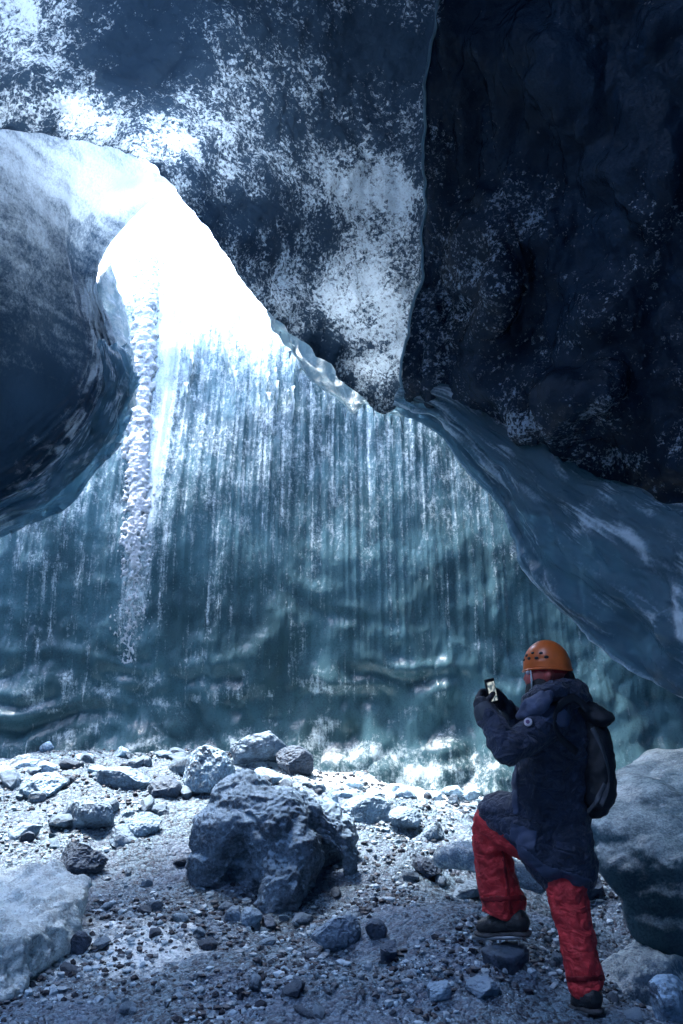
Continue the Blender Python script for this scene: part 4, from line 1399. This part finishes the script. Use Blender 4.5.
def gravel_mat():
    t = NT('gravel_stones')
    tone = t.attr('tone')
    n1 = t.noise(t.coords(), 60, 4, 0.6)
    s = t.math('MULTIPLY_ADD', n1, 0.4, tone)
    col = t.mix(t.ramp(s, 0.45, 1.2), (0.010, 0.017, 0.034), (0.48, 0.62, 0.72))
    pr = t.n('BsdfPrincipled', {'Base Color': col, 'Roughness': 0.55, 'Normal': t.bump(n1, 0.5, 0.006)})
    return t.surf(pr.outputs[0])


obj('gravel', gm, gravel_mat(), label='fine blue-grey gravel strewn over the cave floor', cat='gravel', kind='stuff')

# ------------------------------------------------------------------ frozen column, flange and icicles
pyc = np.array([238, 270, 300, 350, 400, 450, 500, 540, 580, 620, 665])
pxc = np.array([150, 147, 146, 144, 141, 137, 138, 136, 134, 130, 128])
hw = np.array([11, 12, 12, 12, 12, 11, 11, 10, 8, 7, 3]) * 1.0
nr_ = 420
ti = np.linspace(pyc[0], pyc[-1], nr_)
cx, hwid = np.interp(ti, pyc, pxc), np.interp(ti, pyc, hw)
cen = []
for px, py in zip(cx, ti):
    d = 8.6
    for _ in range(6):
        q = P(px, py, d)
        d = float(wall_y(np.array([q[0]]), np.array([q[2]]))[0])
    cen.append(P(px, py, d))
cen = np.array(cen)
r = np.random.RandomState(31)
nod = []
for k in range(2600):
    t_ = r.uniform() ** 1.25
    i_ = int(t_ * (nr_ - 1))
    w_ = hwid[i_] * cen[i_, 1] / F
    solid = 1 - sstep(0.45, 0.9, t_)
    sx_ = r.normal() * 0.5 * w_ * (1.0 + 1.2 * (1 - solid))
    rad_ = (0.008 + 0.020 * r.uniform() ** 2) * (0.45 + 0.75 * solid)
    dep = -0.1 * rad_ - 0.035 * solid * (1 - (sx_ / (w_ * 1.2)) ** 2)
    x_ = cen[i_, 0] + sx_
    z_ = cen[i_, 2] + r.uniform(-0.02, 0.02)
    y_ = float(wall_y(np.array([x_]), np.array([z_]))[0])
    nod.append((Vector((x_, y_ + dep, z_)), rad_, (1, 0.9, 1.0 + 1.3 * r.uniform())))
for i_ in range(0, int(nr_ * 0.80), 3):
    w_ = hwid[i_] * cen[i_, 1] / F
    kk = (1 - 0.75 * sstep(0.45, 0.8, i_ / nr_))
    for dx_ in (-0.35, 0.0, 0.35):
        x_ = cen[i_, 0] + dx_ * w_ * kk + 0.02 * r.normal()
        nod.append((Vector((x_, float(wall_y(np.array([x_]), np.array([cen[i_, 2]]))[0]) - 0.01, cen[i_, 2])), w_ * 0.5 * kk * r.uniform(0.8, 1.2)))
cm = remesh(balls_mesh('frozen_column', nod), 0.0075, 2)
cm.name = 'frozen_column'
displace(cm, lambda p, n: 0.006 * fbm(p * 30, 2, 366))
attr(cm, 'frost', 0.62 + 0.4 * fbm(vco(cm) * 6, 2, 369))
obj('frozen_column', cm, M['column_ice'], label='narrow white column of knobbly ice frozen down the wall below the opening', cat='ice column', origin=tuple(cen[-1]))

FL = [[(266, 308, 7.30), (285, 342, 7.25), (300, 370, 7.2), (326, 394, 7.15), (352, 414, 7.1), (366, 402, 7.05), (384, 414, 7.0), (398, 418, 6.95), (420, 408, 6.85)],
      [(268, 300, 7.50), (288, 328, 7.45), (308, 348, 7.4), (332, 372, 7.35), (352, 388, 7.32), (368, 390, 7.25), (386, 398, 7.2), (400, 396, 7.15), (420, 392, 7.0)],
      [(272, 285, 7.80), (294, 312, 7.75), (314, 328, 7.7), (336, 350, 7.65), (356, 366, 7.6), (372, 376, 7.55), (390, 384, 7.5), (404, 380, 7.4), (420, 380, 7.2)]]
fo = sheet('ice_flange', FL, 60, 220, M['flange_ice'], lambda U, V: 0.02 + 0.05 * V,
           lambda G, U, V, px, py: 0.05 * ridged(np.stack([U * 9, V * 2.2, 0 * U], -1), 2, 370) + 0.02 * np.sin(V * 14 + 4 * perlin(np.stack([U * 4, V, 0 * U], -1), 372)),
           lambda G, U, V, px, py: 0.35 + 0.4 * fbm(G * 5, 2, 373), 'bright glassy ice flange with sharp points under the middle roof', 'ice flange')
rim_pts = catmull(np.array(D[0], float), 40)
tube('ice_rim', [V3(q[0] + 1.0, q[1] - 1.0, q[2] - 0.01) + Vector((0.012 * math.sin(k * 1.7), 0, 0.014 * math.sin(k * 2.3))) for k, q in enumerate(rim_pts[2:])], (0.016, 0.022), M['flange_ice'], bpy.data.objects['ice_curtain'])
FA = [[(98, 284, 7.38), (103, 320, 7.4), (115, 355, 7.38), (127, 388, 7.3), (129, 410, 7.2)],
      [(104, 272, 7.5), (116, 318, 7.5), (125, 352, 7.48), (131, 386, 7.4), (132, 408, 7.3)],
      [(110, 262, 7.7), (124, 316, 7.7), (131, 350, 7.66), (134, 384, 7.6), (134, 406, 7.5)]]
sheet('ice_flange', FA, 40, 120, M['flange_ice'], lambda U, V: 0.03 + 0.03 * V, lambda G, U, V, px, py: 0.03 * ridged(G * 6, 2, 374),
      lambda G, U, V, px, py: 0.5 + 0.3 * fbm(G * 6, 2, 375), 'white curved ice flange lining the left side of the bright opening', 'ice flange')

FB = [[(122, 348, 7.22), (134, 374, 7.2), (127, 402, 7.15), (118, 440, 7.0), (99, 467, 6.85), (68, 501, 6.62), (30, 523, 6.35), (-30, 547, 6.0)],
      [(112, 346, 7.1), (119, 372, 7.0), (116, 400, 6.92), (102, 434, 6.8), (82, 461, 6.62), (56, 489, 6.38), (20, 512, 6.1), (-30, 533, 5.8)],
      [(98, 340, 7.05), (104, 368, 6.95), (100, 396, 6.85), (84, 426, 6.7), (64, 450, 6.5), (40, 474, 6.28), (8, 497, 6.02), (-30, 518, 5.75)]]
sheet('ice_flange', FB, 70, 260, M['curtain_ice'], lambda U, V: 0.02 + 0.04 * V,
      lambda G, U, V, px, py: 0.035 * ridged(np.stack([U * 7 + V, V * 4.5, 0 * U], -1), 3, 376) + 0.02 * np.sin(V * 17 + 5 * perlin(np.stack([U * 6, V, 0 * U], -1), 377)),
      lambda G, U, V, px, py: -0.1 + 0.9 * sstep(0.45, 0.85, ridged(np.stack([U * 7 + V, V * 9, 0 * U], -1), 3, 378)) * sstep(-0.3, 0.3, fbm(G * 4, 2, 379)) + 0.5 * (1 - sstep(0, 0.08, V)),
      'crinkled glassy ice flange fringing the lower edge of the left ice overhang', 'ice flange', jag=0.11)


def icicle(top, ln, r, parent, seed):
    rr = np.random.RandomState(seed)
    t = np.linspace(0, 1, 14)
    a = np.linspace(0, 2 * math.pi, 9, endpoint=False)
    w_ = r * (1 - t) ** 0.8 * (1 + 0.2 * rr.normal(size=14)) + 0.001
    c_ = np.array(top[:])[None] + np.stack([0.06 * ln * np.cumsum(rr.normal(size=14)) / 6, 0 * t, -ln * t], -1)
    ring = c_[:, None] + np.stack([np.cos(a)[None] * w_[:, None], np.sin(a)[None] * w_[:, None], 0 * w_[:, None] * a[None]], -1)
    me = mesh_from('icicle', ring.reshape(-1, 3), grid_quads(14, 9, wrap=True)[:, ::-1])
    attr(me, 'frost', np.full(14 * 9, 0.5))
    return obj('icicle', me, M['flange_ice'], parent)


iw = bpy.data.objects['ice_wall']
for k in range(22):
    px, py = RNG.uniform(185, 300), RNG.uniform(335, 400)
    d = 9.2
    for _ in range(6):
        q = P(px, py, d)
        d = float(wall_y(np.array([q[0]]), np.array([q[2]]))[0])
    q = P(px, py, d)
    ln = RNG.uniform(0.15, 0.5)
    qb = float(wall_y(np.array([q[0]]), np.array([q[2] - ln]))[0])
    icicle(Vector((q[0], min(d, qb) + 0.0, q[2])), ln, RNG.uniform(0.014, 0.030), iw, 660 + k)
curt = bpy.data.objects['ice_curtain']
for k, t in enumerate(np.linspace(0.12, 0.36, 9)):
    e = catmull(np.array(D[0], float), 200)[int(t * 199)]
    icicle(V3(e[0] + 1, e[1] - 3, e[2] + 0.02), 0.05 + 0.10 * RNG.uniform(), 0.012 + 0.008 * RNG.uniform(), curt, 600 + k)
for k, t in enumerate(np.linspace(0.1, 0.9, 12)):
    e = catmull(np.array(FL[0], float), 200)[int(t * 199)]
    icicle(V3(e[0], e[1] - 2, e[2] + 0.02), 0.04 + 0.10 * RNG.uniform(), 0.008 + 0.008 * RNG.uniform(), fo, 620 + k)


# ------------------------------------------------------------------ light
SUN_EL, SUN_AZ = 70.0, -48.0        # azimuth from +Y, negative to the left
w = bpy.data.worlds.new('World')
scene.world = w
w.use_nodes = True
nt = w.node_tree
bg = nt.nodes['Background']
sky = nt.nodes.new('ShaderNodeTexSky')
sky.sky_type = 'NISHITA'
sky.sun_disc = False
sky.sun_elevation = R(SUN_EL)
sky.sun_rotation = R(SUN_AZ)
nt.links.new(sky.outputs[0], bg.inputs[0])
bg.inputs[1].default_value = 0.15
sd = bpy.data.lights.new('sun', 'SUN')
sd.energy = 0.7
sd.angle = R(14)
sd.color = (1.0, 0.99, 0.97)
sun = bpy.data.objects.new('sun', sd)
COL.objects.link(sun)
L = Vector((math.sin(R(SUN_AZ)) * math.cos(R(SUN_EL)), math.cos(R(SUN_AZ)) * math.cos(R(SUN_EL)), math.sin(R(SUN_EL))))
sun.rotation_euler = L.to_track_quat('Z', 'Y').to_euler()
sun.location = L * 30

scene.view_settings.view_transform = 'Standard'
scene.view_settings.look = 'None'
scene.view_settings.gamma = 1.0
scene.view_settings.exposure = 4.25
scene.render.engine = 'CYCLES'
c = scene.cycles
c.use_denoising = True
c.max_bounces = 8
c.diffuse_bounces = 5
c.glossy_bounces = 3
c.transmission_bounces = 4
c.transparent_max_bounces = 6
c.sample_clamp_indirect = 8.0
c.caustics_reflective = False
c.caustics_refractive = False
